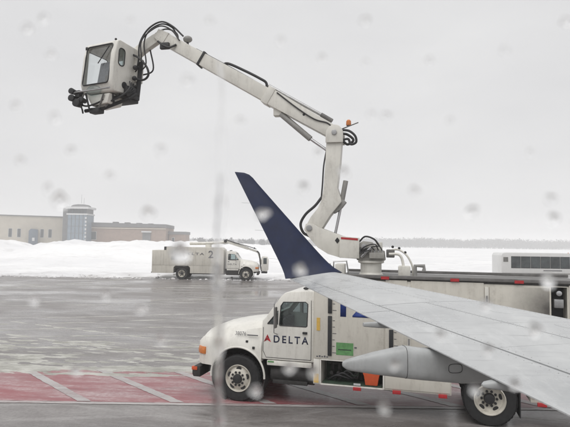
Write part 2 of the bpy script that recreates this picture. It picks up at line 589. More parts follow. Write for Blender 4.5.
def snow_h(x, y):
    e = 48.6 + 1.2 * fbm(x * 0.12, 3.0) + 0.5 * fbm(x * 0.6, 9.0)
    k = sstep(e - 0.2, e + 3.0, y)
    base = -0.06 + k * (0.32 + 0.20 * fbm(x * 0.25, y * 0.25) + 0.12 * fbm(x * 1.3, y * 1.3))
    # ploughed bank, high in front of the terminal and low to the right
    ridge = math.exp(-((y - 76 - 3 * fbm(x * 0.05, 1.0)) / 9.0) ** 2)
    left = 1.0 - sstep(-4.0, 12.0, x)
    lump = 3.05 + 0.55 * fbm(x * 0.09, 5.0) + 0.3 * fbm(x * 0.35, y * 0.3) + 0.16 * fbm(x * 1.1, y * 0.9)
    notch = 0.7 * math.exp(-((x + 36.5) / 1.8) ** 2)
    base += k * ridge * left * max(0.0, lump - notch)
    plat = sstep(60, 85, y) * (1 - sstep(300, 600, y)) * left * 1.6 * 0.5
    base += plat * (1 - ridge)
    base += k * (1 - left) * 0.10 * fbm(x * 0.04, y * 0.05)
    return base

def graded(lo, hi, c0, c1, fine, g=1.16):
    a = []
    x = c0
    while x < c1:
        a.append(x); x += fine
    a.append(c1)
    s, x = fine, c1
    while x < hi:
        s *= g; x += s; a.append(min(x, hi))
    s, x = fine, c0
    while x > lo:
        s *= g; x -= s; a.insert(0, max(x, lo))
    return a

xs = graded(-2500, 2500, -46, 40, 0.55)
ys = graded(-300, 2500, 46.5, 84, 0.45, 1.12)
mb = MB()
nx, ny = len(xs), len(ys)
mb.add([(x, y, snow_h(x, y)) for y in ys for x in xs],
       [(j * nx + i, j * nx + i + 1, (j + 1) * nx + i + 1, (j + 1) * nx + i) for j in range(ny - 1) for i in range(nx - 1)])
tag(mb.build('snow_field', 'snow', smooth=60), kind='structure')
tag(sheet('apron', -140, 140, -60, 51.0, 0.0, 'apron'), kind='structure')

tag(sheet('red_zone_paint', -60, 60, 11.22, 14.0, 0.004, 'redpaint'), kind='structure')
mb = MB()
n = 900
vs_ = []
for j in range(n + 1):
    x = -30 + 60 * j / n
    vs_ += [(x, 11.06 + 0.03 * fbm(x * 1.4, 2.0) + 0.012 * fbm(x * 6, 5), 0.0075), (x, 11.20 + 0.03 * fbm(x * 1.4, 9.0) + 0.012 * fbm(x * 6, 1), 0.0075)]
mb.add(vs_, [(2 * j, 2 * j + 2, 2 * j + 3, 2 * j + 1) for j in range(n)])
tag(mb.build('zone_edge_line', 'linepaint', smooth=0), kind='structure')
for k in range(-9, 10):
    x = -4.84 + k * 1.98
    mb = MB()
    n = 70
    vs_ = []
    for j in range(n + 1):
        t = j / n
        cx, cy = x + 2.62 * t, 13.98 - 2.74 * t
        wl_ = 0.145 + 0.022 * fbm(j * 0.16, k * 3.1) + 0.02 * fbm(j * 0.6, k * 1.7)
        wr_ = 0.145 + 0.022 * fbm(j * 0.16, k * 2.3 + 40) + 0.02 * fbm(j * 0.6, k + 20)
        vs_ += [(cx - wl_, cy, 0.009), (cx + wr_, cy, 0.009)]
    mb.add(vs_, [(2 * j, 2 * j + 1, 2 * j + 3, 2 * j + 2) for j in range(n)])
    tag(mb.build('hatch_line', 'linepaint', smooth=0), kind='structure')

# slush ploughed off the painted zone: real low ridges that poke through the sheet
def slush_patch(name, x0, x1, y0, y1, step, thr, amp, label):
    nx, ny = int((x1 - x0) / step), int((y1 - y0) / (step * 0.45))
    mb = MB()
    vs_ = []
    for j in range(ny + 1):
        for i in range(nx + 1):
            x, y = x0 + (x1 - x0) * i / nx, y0 + (y1 - y0) * j / ny
            edge = sstep(0, 0.7, y - y0) * sstep(0, 0.9, y1 - y) * sstep(0, 2, x - x0) * sstep(0, 2, x1 - x)
            w_ = y + 0.25 * x
            h = 0.75 * fbm(x * 0.35 + 2, y * 2.6) + 0.45 * fbm(x * 1.3, w_ * 4.5 + 8) + 0.3 * fbm(x * 3.0, w_ * 11.0 + 3)
            vs_.append((x, y, amp * ((h + 0.9) * edge - thr)))
    fs = []
    for j in range(ny):
        for i in range(nx):
            q = (j * (nx + 1) + i, j * (nx + 1) + i + 1, (j + 1) * (nx + 1) + i + 1, (j + 1) * (nx + 1) + i)
            if max(vs_[a][2] for a in q) > 0.0:
                fs.append(q)
    mb.add(vs_, fs)
    o = mb.build(name, 'slush', smooth=60)
    return tag(o, label, 'slush', kind='stuff')
slush_patch('slush_streaks', -16, 9, 13.15, 18.6, 0.08, 0.97, 0.035, 'thin greenish slush streaks lying beyond the red painted zone')

slush_patch('slush_fringe', -16, 9, 12.9, 15.0, 0.06, 0.66, 0.045, 'ragged pale slush fringe along the far edge of the red zone')
# clods thrown up by the plough along the apron edge
mb = MB()
rc = random.Random(11)
for k in range(620):
    x, y = rc.uniform(-44, 36), 47.3 + abs(rc.gauss(0, 1.6))
    q = 0.05 + 0.16 * rc.random() ** 3
    z = max(0.0, snow_h(x, y))
    rings = [[Vector((x, y, z)) + Vector((q * rr_ * math.cos(a + k) * rc.uniform(0.7, 1.2), q * rr_ * math.sin(a + k) * rc.uniform(0.7, 1.2), q * hz)) for a in [2 * math.pi * j / 6 for j in range(6)]] for rr_, hz in ((1.0, -0.3), (0.95, 0.3), (0.45, 0.75))]
    mb.loft(rings)
tag(mb.build('snow_clods', 'snow', smooth=30), 'scattered snow clods along the ploughed edge of the apron', 'snow', kind='stuff')

# tyre tracks: low irregular ridges of slush squeezed out beside the wheels
def track(pts, wd, seed):
    path = spline(pts, 40)
    mb = MB()
    vs_, fs = [], []
    for i, p in enumerate(path):
        d_ = (path[min(i + 1, len(path) - 1)] - path[max(i - 1, 0)]).normalized()
        sd_ = Vector((-d_.y, d_.x, 0))
        ww = wd * (0.55 + 0.9 * fbm(i * 0.21, seed) + 0.5 * fbm(i * 0.8, seed + 5))
        hh = max(0.0, ww) * 0.10
        ww = max(0.0, ww)
        j_ = sd_ * (0.10 * fbm(i * 0.3, seed + 9))
        vs_ += [p + j_ - sd_ * ww + Vector((0, 0, -0.004)), p + j_ + Vector((0, 0, hh - 0.003)), p + j_ + sd_ * ww + Vector((0, 0, -0.004))]
    for i in range(len(path) - 1):
        fs += [(3 * i, 3 * i + 1, 3 * i + 4, 3 * i + 3), (3 * i + 1, 3 * i + 2, 3 * i + 5, 3 * i + 4)]
    mb.add(vs_, fs)
    return mb
mb = MB()
k = 0
for pts in ([(-40, 30, 0), (-24, 33.5, 0), (-17, 40, 0), (-14, 49, 0)], [(-42, 24, 0), (-20, 26, 0), (-4, 30, 0), (10, 38, 0)], [(-30, 19, 0), (-12, 21, 0), (0, 24.5, 0), (14, 26, 0)],
            [(-36, 40, 0), (-18, 38, 0), (4, 41, 0), (24, 44, 0)], [(-18, 15.5, 0), (-9, 18.5, 0), (-2, 19, 0), (8, 17, 0)], [(-12, 20, 0), (-6, 17, 0), (-1, 14.5, 0), (3, 12.0, 0)]):
    for off in (0.0, 1.9):
        q_ = track([(x + off * 0.35, y + off, z) for x, y, z in pts], 0.16, 3.0 + 7 * k)
        mb.add(q_.v, q_.f)
        k += 1
tag(mb.build('tyre_track_slush', 'slush', smooth=60), 'curving ridges of slush squeezed up along tyre tracks on the apron', 'slush', kind='stuff')

# ------------------------------------------------------------------ deicing trucks
def wheel(root, x, side, dual=False, r=0.485):
    """tyre (mesh) with rim, hub, hand holes and nuts as sub-parts; side +1 left, -1 right"""
    yo = 1.14 * side                       # outer tyre face
    def tyre(yc, wd):
        h = wd / 2
        prof = [(0.30 * r / 0.5, -h * 0.8), (0.40 * r / 0.5, -h), (0.475 * r / 0.5, -h * 0.95), (r, -h * 0.72), (r, h * 0.72), (0.475 * r / 0.5, h * 0.95), (0.40 * r / 0.5, h), (0.30 * r / 0.5, h * 0.8)]
        mb = MB().lathe(prof, (x, yc, r), n=48)
        for k in range(40):               # tread blocks
            a = 2 * math.pi * k / 40
            c = Vector((x + math.cos(a) * (r + 0.002), yc, r + math.sin(a) * (r + 0.002)))
            tn = Vector((-math.sin(a), 0, math.cos(a)))
            rd = Vector((math.cos(a), 0, math.sin(a)))
            for sgn in (-1, 1):
                mb.obox(c + Vector((0, sgn * h * 0.45, 0)), tn * 0.026, Vector((0, h * 0.22, 0)) + tn * 0.008 * sgn, rd * 0.008)
        return mb
    wd = 0.27
    yc = yo - side * wd / 2
    mb = tyre(yc, wd)
    if dual:
        m2 = tyre(yc - side * 0.33, wd)
        mb.add(m2.v, m2.f)
    t = mb.build('wheel', 'rubber', root, smooth=40)
    s = side
    k = r / 0.5 * 0.95
    if dual:
        prof = [(0.315 * k, -0.01), (0.30 * k, 0.0), (0.285 * k, -0.03), (0.27 * k, -0.13), (0.20 * k, -0.15), (0.11 * k, -0.15), (0.11 * k, -0.18), (0.315 * k, -0.18)]
    else:
        prof = [(0.315 * k, -0.02), (0.305 * k, 0.0), (0.285 * k, -0.02), (0.265 * k, -0.05), (0.19 * k, 0.005), (0.11 * k, 0.01), (0.11 * k, -0.12), (0.315 * k, -0.12)]
    prof = [(a, h * s) for a, h in prof]
    rim = MB().lathe(prof, (x, yo, r), n=40).build('rim', 'rim', t, smooth=40)
    nh = 5
    for q in range(nh):
        a = 2 * math.pi * (q + 0.3) / nh
        rr = 0.228 * k
        c = Vector((x + rr * math.cos(a), yo + s * ((-0.020) if not dual else -0.14), r + rr * math.sin(a)))
        tn = Vector((-math.sin(a), 0, math.cos(a)))
        rd = Vector((math.cos(a), 0, math.sin(a)))
        m = MB()
        ring = [c + tn * 0.058 * math.cos(2 * math.pi * j / 12) + rd * 0.034 * math.sin(2 * math.pi * j / 12) for j in range(12)]
        m.loft([[p - Vector((0, s * 0.03, 0)) for p in ring], [p + Vector((0, s * 0.006, 0)) for p in ring]])
        m.build('hand_hole', 'dark', t)
    hy = -0.15 if dual else 0.0
    hl = 0.09 if dual else 0.07
    MB().cyl((x, yo + s * (hy - 0.06), r), (x, yo + s * (hy + hl), r), 0.125 * k, 0.10 * k, 24).build('hub', 'dark', t, bevel=0.008)
    for q in range(10):
        a = 2 * math.pi * q / 10
        c = Vector((x + 0.15 * k * math.cos(a), yo + s * (hy - 0.02), r + 0.15 * k * math.sin(a)))
        MB().cyl(c, c + Vector((0, s * 0.045, 0)), 0.026, n=6).build('nut', 'dark', t)
    return t

def cab_w(z):
    return 1.05 if z < 1.6 else 1.05 - 0.11 * (z - 1.6) / 0.82

def chassis_and_cab(root, wheelbase, rear_x):
    for s in (-1, 1):
        MB().box(rear_x + 0.1, 0.95, s * 0.36, s * 0.46, 0.60, 0.84).build('frame_rail', 'frame', root, bevel=0.01)
        wheel(root, 0.0, s)
        wheel(root, -wheelbase, s, dual=True)
    MB().cyl((0, -0.95, 0.5), (0, 0.95, 0.5), 0.06).build('front_axle', 'frame', root)
    mb = MB().cyl((-wheelbase, -0.9, 0.5), (-wheelbase, 0.9, 0.5), 0.10)
    mb.ell((-wheelbase, 0, 0.5), 0.24, 0.22, 0.24)
    mb.build('rear_axle', 'frame', root)
    MB().box(-0.3, 0.8, -0.34, 0.34, 0.55, 1.2).build('engine_block', 'frame', root, bevel=0.03)
    MB().box(-1.75, -0.32, -0.34, 0.34, 0.38, 0.92).build('belly_light_block', 'frame', root, bevel=0.04)  # dark block added under the cab to stop light passing through
    MB().box(-1.62, -0.62, -1.0, -0.55, 0.40, 0.88).build('far_side_light_block', 'frame', root, bevel=0.02)  # added box shutting out light that enters below the cab from one side
    for s in (-1, 1):
        MB().box(-wheelbase + 0.75, -1.75, s * 0.47, s * 0.80, 0.42, 0.515).build('tank_belly_light_block', 'frame', root, bevel=0.05)  # dark belly strips added below the tank to keep the underside dark
    # hood and fenders: lofted sections along x
    secs = [(1.04, 0.74, 1.22, 0.74), (1.00, 0.93, 1.32, 0.72), (0.88, 1.05, 1.43, 0.72), (0.66, 1.11, 1.525, 0.72), (0.35, 1.13, 1.60, 0.62),
            (0.0, 1.14, 1.655, 0.56), (-0.3, 1.125, 1.69, 0.55), (-0.50, 1.09, 1.72, 0.55)]
    rings = []
    for x, wd, zt, zb in secs:
        half = [(wd * 0.99, zb), (wd, 0.5 * (zb + 1.1)), (wd * 0.998, 1.08), (wd * 0.985, 1.20), (wd * 0.945, 1.31 if zt > 1.4 else 1.2), (wd * 0.87, zt - 0.15),
                (wd * 0.76, zt - 0.07), (wd * 0.55, zt - 0.02), (wd * 0.25, zt)]
        rings.append([(x, y, z) for y, z in half] + [(x, -y, z) for y, z in reversed(half)])
    hood = MB().loft(rings).build('hood', 'white', root, bevel=0)
    c1 = MB().cyl((0.02, -2, 0.54), (0.02, 2, 0.54), 0.60, n=48).build('cutter', 'dark', root)
    c2 = MB().box(-0.47, 0.9, -0.92, 0.92, 0.2, 1.22).build('cutter', 'dark', root)
    cut(hood, [c1, c2])
    for s in (-1, 1):
        arc = [(0.02 + 0.61 * math.cos(a), s * 1.118, 0.54 + 0.61 * math.sin(a)) for a in [R(-4 + 6.2 * k) for k in range(31)]]
        MB().tube(arc, 0.022, 8).build('fender_lip', 'white', root)
        MB().lathe([(0.60, -0.2), (0.60, 0.16), (0.615, 0.16), (0.615, -0.2)], (0.02, s * 0.93, 0.54), n=40).build('wheel_liner', 'frame', root)
        mb = MB()
        for z0_, z1_ in ((0.945, 1.10),):
            out = [(0.80, 1.100), (0.86, 1.082), (0.93, 1.045), (1.005, 0.955), (1.05, 0.80)]
            mb.loft([[(x - 0.10, s * (y - 0.12), z0_), (x, s * y, z0_), (x + 0.006, s * (y + 0.006), 0.5 * (z0_ + z1_)), (x - 0.008, s * (y - 0.01), z1_), (x - 0.10, s * (y - 0.12), z1_)] for x, y in out])
        mb.build('turn_signal', 'amber', root, bevel=0.006)
        MB().box(1.0, 1.045, s * 0.50, s * 0.76, 0.93, 1.13).build('headlight', 'chrome', root, bevel=0.01)
        MB().box(-0.20, -0.15, s * 1.075, s * 1.105, 1.255, 1.30).build('hood_latch', 'dark', root, bevel=0.005)
        MB().box(-0.36, -0.31, s * 1.10, s * 1.135, 1.13, 1.18).build('hood_latch', 'dark', root, bevel=0.005)
    for k in range(5):
        MB().box(1.03, 1.055, -0.46, 0.46, 0.78 + k * 0.10, 0.83 + k * 0.10).build('grille_slat', 'grey', root, bevel=0.006)
    MB().prism([(0.90, 0.44), (1.06, 0.44), (1.09, 0.50), (1.09, 0.64), (1.05, 0.67), (0.90, 0.67)], -1.10, 1.10).build('bumper', 'frame', root, bevel=0.015)
    MB().box(0.97, 1.10, 1.02, 1.115, 0.585, 0.66).build('bumper_marker', 'orange', root, bevel=0.01)
    # cab shell with cut openings
    def shell(d, name, mat):
        lo, hi = 0.92 + d, 1.6
        prof_l = [(-0.50 - d, lo), (-0.50 - d, hi), (-1.64 + d, hi), (-1.64 + d, lo)]
        prof_u = [(-0.50 - d, 1.73 - d * 0.3), (-0.56 - d, 1.79), (-0.90 - d * 0.6, 2.27 - d * 0.6), (-0.97 - d * 0.4, 2.335 - d), (-1.08, 2.365 - d), (-1.40, 2.39 - d), (-1.64 + d, 2.40 - d)]
        pts = [prof_l[0], prof_l[1]] + prof_u + [prof_l[2], prof_l[3]]
        n = len(pts)
        mb = MB()
        mb.add([(x, cab_w(z) - d, z) for x, z in pts] + [(x, -cab_w(z) + d, z) for x, z in pts], [])
        lowf = (0, 1, n - 2, n - 1)
        upf = tuple(range(1, n - 1))
        fs = [lowf, upf, tuple(i + n for i in reversed(lowf)), tuple(i + n for i in reversed(upf))]
        fs += [(i, (i + 1) % n, (i + 1) % n + n, i + n) for i in range(n)]
        mb.f += fs
        return mb.build(name, mat, root, bevel=0.025 if d == 0 else 0)
    cab = shell(0, 'cab', 'white')
    win = [(-0.885, 1.665), (-0.90, 2.06), (-0.95, 2.14), (-1.44, 2.16), (-1.49, 2.12), (-1.49, 1.665), (-1.47, 1.65), (-0.90, 1.65)]
    tri = [(-0.62, 1.675), (-0.845, 1.955), (-0.845, 1.675)]
    cutters = [shell(0.05, 'cutter', 'dark'), MB().prism(win, -2, 2).build('cutter', 'dark', root), MB().prism(tri, -2, 2).build('cutter', 'dark', root)]
    # windscreen opening, perpendicular to the slope
    a, b = Vector((-0.58, 0, 1.83)), Vector((-0.905, 0, 2.24))
    nrm = Vector((b.z - a.z, 0, -(b.x - a.x))).normalized()
    cutters.append(MB().loft([[p + nrm * k + Vector((0, y, 0)) for p, y in ((a, -0.86), (b, -0.80), (b, 0.80), (a, 0.86))] for k in (-0.12, 0.12)]).build('cutter', 'dark', root))
    cut(cab, cutters)
    for s in (-1, 1):
        for nm, poly in (('side_window', win), ('quarter_window', tri)):
            mb = MB()
            big = [((x - sum(q[0] for q in poly) / len(poly)) * 1.04 + sum(q[0] for q in poly) / len(poly), (z - sum(q[1] for q in poly) / len(poly)) * 1.04 + sum(q[1] for q in poly) / len(poly)) for x, z in poly]
            mb.loft([[(x, s * (cab_w(z) - 0.022 - k), z) for x, z in big] for k in (0, 0.006)])
            g = mb.build(nm, 'glass', root, smooth=0)
            fr = [Vector((x, s * (cab_w(z) + 0.002), z)) for x, z in poly]
            MB().tube(fr + [fr[0]], 0.011, 6).build('seal', 'dark', g)
        # door: shut line, handle
        door = [(-0.56, 0.97), (-0.54, 1.55), (-0.56, 1.64)]
        dl = [(-1.585, s * (cab_w(0.97) + 0.001), 0.97), (-1.585, s * (cab_w(1.6) + 0.001), 1.6), (-1.56, s * (cab_w(2.2) + 0.001), 2.2)]
        MB().tube(dl, 0.006, 5).build('door_seam', 'dark', root)
        dl = [(-0.53, s * (cab_w(1.6) + 0.001), 1.6), (-0.53, s * 1.051, 1.1), (-0.60, s * 1.051, 0.965), (-1.585, s * 1.051, 0.965)]
        MB().tube(dl, 0.006, 5).build('door_seam', 'dark', root)
        MB().box(-1.50, -1.40, s * 1.045, s * 1.08, 1.50, 1.545).build('door_handle', 'dark', root, bevel=0.008)
        # mirror
        mb = MB().tube([(-0.80, s * 1.0, 2.20), (-0.82, s * 1.23, 2.12), (-0.82, s * 1.23, 1.52), (-0.84, s * 1.04, 1.46)], 0.012, 8)
        mb.build('mirror_bracket', 'steel', root)
        MB().box(-0.875, -0.83, s * 1.16, s * 1.30, 1.62, 2.06).build('mirror', 'rail', root, bevel=0.02)
        MB().box(-1.60, -0.62, s * 0.80, s * 1.06, 0.80, 0.905).build('cab_sill', 'white', root, bevel=0.02)
        MB().box(-1.50, -0.75, s * 0.70, s * 1.02, 0.42, 0.50)  .build('step', 'frame', root, bevel=0.01)
        MB().cyl((-1.62, s * 0.80, 0.60), (-0.68, s * 0.80, 0.60), 0.20, n=24).build('fuel_tank', 'frame', root, bevel=0.02)
    mb = MB().loft([[(a - nrm * 0.02).lerp(b - nrm * 0.02, t) + Vector((0, y, 0)) - nrm * k for t, y in ((-0.03, -0.88), (1.03, -0.82), (1.03, 0.82), (-0.03, 0.88))] for k in (0, 0.006)])
    mb.build('windscreen', 'glass', root, smooth=0)
    for y in (-0.42, 0.42):
        mb = MB().box(-1.50, -1.05, y - 0.25, y + 0.25, 1.02, 1.36)
        mb.obox((-1.50, y, 1.62), (0.07, 0, 0.02), (0, 0.23, 0), (-0.05, 0, 0.30))
        mb.build('seat', 'seat', root, bevel=0.04)
    MB().box(-0.72, -0.56, -0.95, 0.95, 1.30, 1.64).build('dashboard', 'dark', root, bevel=0.03)
    MB(tf=lambda p: Matrix.Rotation(R(-55), 3, 'Y') @ p + Vector((-0.88, 0.42, 1.62))).lathe([(0.19, -0.012), (0.21, 0.0), (0.19, 0.012), (0.175, 0)], (0, 0, 0), axis='z', n=24).build('steering_wheel', 'dark', root)
    for y in (-0.5, -0.2, 0.1, 0.4, 0.7):
        MB().ell((-1.38, y, 2.425), 0.06, 0.035, 0.03).build('marker_light', 'dark', root)
    return cab

def emblem(root, og, xd, size):
    """two-tone triangular emblem"""
    xd = Vector(xd); yd = Vector((0, 0, 1)); zd = xd.cross(yd); og = Vector(og)
    P = lambda x, y, k: og + xd * x * size + yd * y * size + zd * k
    def pl(pts, mat):
        MB().loft([[P(x, y, k) for x, y in pts] for k in (0, 0.003)]).build('emblem', mat, root, smooth=0)
    pl([(0.5, 1.0), (0.22, 0.46), (0.5, 0.60)], 'redtext')
    pl([(0.502, 1.0), (0.502, 0.60), (0.78, 0.46)], 'darkredtext')
    pl([(0.20, 0.42), (0.0, 0.0), (0.5, 0.26), (0.5, 0.56)], 'darkredtext')
    pl([(0.80, 0.42), (0.502, 0.56), (0.502, 0.26), (1.0, 0.0)], 'redtext')

# ---- near truck
TR = empty('deicing_truck', (-0.665, 12.474, 0), R(164.69))
tag(TR, 'white deicing truck with raised boom and enclosed operator cabin parked behind the wing', 'truck', 'deicing trucks')
chassis_and_cab(TR, 5.08, -7.1)
LX, LZ = (-1, 0, 0), (0, 0, 1)
text('lettering', 'DELTA', 0.155, 'navytext', TR, (-0.765, 1.0515, 1.285), LX, LZ, fat=0.02, spacing=1.42, width=0.76)
emblem(TR, (-0.545, 1.0515, 1.29), LX, 0.16)
text('lettering', '38076', 0.085, 'greytext', TR, (0.10, 1.090, 1.40), LX, (0, -0.35, 0.937), fat=0.0, width=0.25)
MB().box(-0.78, -0.64, 1.045, 1.066, 0.865, 0.895).build('sill_label', 'green', TR)
MB().box(-0.42, -0.18, 1.075, 1.095, 1.405, 1.425).build('hood_badge', 'greytext', TR)

def tank_body(root, front, rear, notch=None):
    prof = [(front, 0.52), (front, 2.48), (front - 0.24, 2.68)]
    if notch:
        prof += [(notch[0], 2.68), (notch[0], notch[1]), (rear, notch[1]), (rear, 0.52)]
    else:
        prof += [(rear, 2.68), (rear, 0.52)]
    return MB().prism(prof, -1.18, 1.18).build('tank_body', 'panel', root, bevel=0.02)

body = tank_body(TR, -1.66, -7.0)
cutters = [MB().box(-3.08, -1.83, 0.62, 1.6, 0.55, 1.02).build('cutter', 'dark', TR),
           MB().prism([(-5.78, 0.3), (-5.78, 0.95), (-5.62, 1.13), (-4.54, 1.13), (-4.38, 0.95), (-4.38, 0.3)], -2, 2).build('cutter', 'dark', TR),
           MB().box(-6.42, -6.15, 0.9, 1.6, 0.60, 2.66).build('cutter', 'dark', TR)]
cut(body, cutters)
MB().box(-4.36, -5.80, -0.9, 0.9, 0.9, 1.14).build('rear_wheel_housing', 'frame', TR)
def panel(x0, x1, z0, z1, name='side_panel', mat='panel', y=1.18, th=0.018):
    return MB().box(min(x0, x1), max(x0, x1), y, y + th, z0, z1).build(name, mat, TR, bevel=0.006)
panel(-1.69, -3.10, 1.05, 2.42)
panel(-3.13, -3.55, 1.05, 2.70)
panel(-1.99, -3.10, 2.44, 2.66)
panel(-3.62, -4.98, 1.16, 2.70)
panel(-5.08, -6.12, 1.16, 2.64, mat='sooty')
panel(-3.12, -4.36, 0.56, 1.02)
panel(-5.80, -6.12, 0.60, 1.13)
panel(-6.45, -6.98, 0.60, 2.70)
for x in (-3.585, -5.03):
    MB().box(x - 0.035, x + 0.035, 1.182, 1.21, 1.16, 2.62).build('panel_post', 'boomwhite', TR, bevel=0.006)
    for z in (1.5, 1.95, 2.4):
        MB().cyl((x, 1.215, z - 0.06), (x, 1.215, z + 0.06), 0.016, n=8).build('hinge', 'steel', TR)
# dark rear equipment column with lamps
mb = MB().box(-6.41, -6.16, 0.905, 0.93, 0.61, 2.65)
mb.build('equipment_column', 'dark', TR, bevel=0.005)
MB().box(-6.36, -6.20, 0.93, 1.19, 2.28, 2.44).build('gauge_box', 'steel', TR, bevel=0.01)
MB().cyl((-6.28, 1.0, 2.55), (-6.28, 1.22, 2.55), 0.05).build('work_lamp', 'chrome', TR, bevel=0.01)
MB().box(-6.37, -6.19, 0.93, 1.10, 1.7, 2.05).build('valve_box', 'frame', TR, bevel=0.01)
for z in (1.2, 1.5):
    MB().tube(spline([(-6.38, 1.0, z), (-6.28, 1.15, z + 0.1), (-6.2, 1.0, z + 0.22)]), 0.02, 8).build('hose', 'hose', TR)
# open compartment interior
MB().box(-3.07, -1.84, 0.625, 0.64, 0.56, 1.01).build('compartment_back', 'darkgreen', TR)
mb = MB().box(-3.06, -1.85, 0.65, 1.17, 0.556, 0.575)
mb.build('compartment_floor', 'darkgreen', TR)
mb = MB()
for x0 in (-2.02, -2.16, -2.34):
    mb.cyl((x0, 0.85, 0.58), (x0, 0.85, 0.92), 0.045, n=12)
    mb.cyl((x0, 0.85, 0.75), (x0, 1.05, 0.75), 0.035, n=12)
mb.tube([(-1.95, 0.85, 0.9), (-2.5, 0.85, 0.9), (-2.62, 0.85, 0.78), (-2.62, 0.85, 0.6)], 0.035, 10)
mb.build('pump_pipework', 'frame', TR)
for k in range(3):
    MB().tube(spline([(-1.95 - 0.1 * k, 1.0, 0.60), (-2.15 - 0.1 * k, 1.10, 0.72 + 0.05 * k), (-2.42 - 0.06 * k, 1.02, 0.66), (-2.55, 0.9, 0.82)]), 0.018, 8).build('hose', 'hose', TR)
MB().lathe([(0.075, -0.02), (0.09, 0), (0.075, 0.02), (0.07, 0)], (-2.5, 1.08, 0.80), n=16).build('valve_wheel', 'darkgreen', TR)
bk = MB().loft([[(-2.70 - k * 0.01, 0.92, z), (-3.0 + k * 0.01, 0.92, z), (-3.0 + k * 0.01, 1.16, z), (-2.70 - k * 0.01, 1.16, z)] for z, k in ((0.58, 3), (0.76, 0), (0.80, -2), (0.83, -2))])
bk.build('orange_bin', 'orange', TR, bevel=0.012)
# compartment rim
for x0, x1, z0, z1 in ((-1.80, -1.83, 0.53, 1.04), (-3.08, -3.11, 0.53, 1.04), (-1.83, -3.08, 1.02, 1.045), (-1.83, -3.08, 0.525, 0.55)):
    MB().box(min(x0, x1), max(x0, x1), 1.181, 1.20, z0, z1).build('compartment_frame', 'white', TR, bevel=0.004)
panel(-1.67, -1.795, 0.54, 1.04, mat='white')
# sight gauges, stickers, reflectors
for x, z0, z1 in ((-1.965, 1.12, 1.93), (-1.965, 1.98, 2.33), (-3.20, 1.34, 1.72)):
    g = MB().box(x - 0.085, x, 1.198, 1.225, z0, z1).build('sight_gauge', 'gauge', TR, bevel=0.012)
    k = 0
    z = z0 + 0.06
    while z < z1 - 0.03:
        MB().box(x - 0.145 - 0.03 * (k % 3 == 0), x - 0.095, 1.199, 1.2015, z, z + 0.012).build('tick', 'greytext', g)
        z += 0.13
        k += 1
MB().box(-2.49, -2.14, 1.199, 1.2015, 1.15, 1.40).build('green_sticker', 'green', TR)
MB().box(-2.56, -2.51, 1.199, 1.2015, 1.30, 1.33).build('small_sticker', 'greytext', TR)
MB().box(-2.45, -2.18, 1.202, 1.2035, 1.25, 1.27).build('sticker_print', 'darkgreen', TR)
text('lettering', '12', 0.52, 'bluetext', TR, (-2.22, 1.1995, 1.925), LX, LZ, fat=0.03, width=0.62)
MB().box(-1.80, -1.73, 1.199, 1.206, 1.62, 1.88).build('yellow_reflector', 'yellow', TR)
MB().box(-1.78, -1.68, 1.199, 1.206, 0.56, 0.74).build('yellow_reflector', 'yellow', TR)
for k in range(5):
    MB().box(-1.765 - k * 0.052, -1.73 - k * 0.052, 1.199, 1.2015, 1.08, 1.105 + 0.012 * (k % 2)).build('small_print', 'greytext', TR)
for x in (-2.55, -3.33, -4.2, -5.95):
    m = MB().box(x - 0.10, x + 0.06, 1.17, 1.225, 0.47, 0.535).build('marker_lamp', 'red', TR, bevel=0.006)
MB().box(-2.64, -2.50, 1.20, 1.207, 0.57, 0.61).build('white_reflector', 'lightgrey', TR)
# roof rail and deck
mb = MB()
mb.box(-6.98, -2.02, 1.10, 1.225, 2.725, 2.79)
mb.build('roof_rail', 'rail', TR, bevel=0.01)
MB().box(-6.98, -2.02, -1.225, -1.10, 2.725, 2.79).build('roof_rail', 'rail', TR, bevel=0.01)
MB().box(-6.95, -2.05, -1.10, 1.10, 2.682, 2.72).build('roof_deck', 'rail', TR)
for x in (-3.12, -4.45, -5.60):
    MB().box(x - 0.08, x + 0.08, 1.22, 1.232, 2.71, 2.768).build('red_reflector', 'red', TR)
for s in (-0.9, 0.9):
    MB().box(-5.62, -5.60, s - 0.22, s + 0.22, 0.2, 0.85).build('mud_flap', 'rubber', TR)
for x in (-3.3, -4.1):
    MB().box(x - 0.28, x + 0.28, 0.5, 1.1, 0.56, 0.60).build('belly_tray', 'frame', TR)

# ---- boom of the near truck, in its own vertical plane
ba = R(167.385 - 164.69)
bu, bn_ = Vector((math.cos(ba), math.sin(ba), 0)), Vector((-math.sin(ba), math.cos(ba), 0))
def bt(p):
    """boom frame (u along boom, v across towards viewer, z up) to truck frame"""
    return Vector((-2.714, 0, 0)) + bu * p[0] + bn_ * p[1] + Vector((0, 0, p[2]))
def bprism(pts, v0, v1):
    return MB(bt).prism(pts, v0, v1)
# pedestal and turret
MB(bt).lathe([(0.0, 2.70), (0.27, 2.70), (0.27, 2.74), (0.235, 2.78), (0.235, 2.98), (0.29, 3.0), (0.29, 3.05), (0.0, 3.05)], (0, 0, 0), axis='z', n=32).build('pedestal', 'boomwhite', TR)
for v0, v1 in ((-0.25, -0.21), (0.21, 0.25)):
    bprism([(0.30, 3.055), (0.30, 3.40), (0.16, 3.48), (-0.02, 3.46), (-0.10, 3.34), (-0.30, 3.26), (-0.32, 3.055)], v0, v1).build('turret_plate', 'turretpaint', TR, bevel=0.01)
MB(bt).box(-0.28, 0.26, -0.20, 0.20, 3.056, 3.24).build('turret', 'turretpaint', TR, bevel=0.02)
MB(bt).cyl((0.14, -0.30, 3.36), (0.14, 0.30, 3.36), 0.055, n=18).build('pivot_pin', 'steel', TR, bevel=0.006)
MB(bt).cyl((-0.18, 0.0, 3.24), (-0.18, 0.0, 3.46), 0.075, n=18).build('slew_motor', 'boomwhite', TR, bevel=0.015)
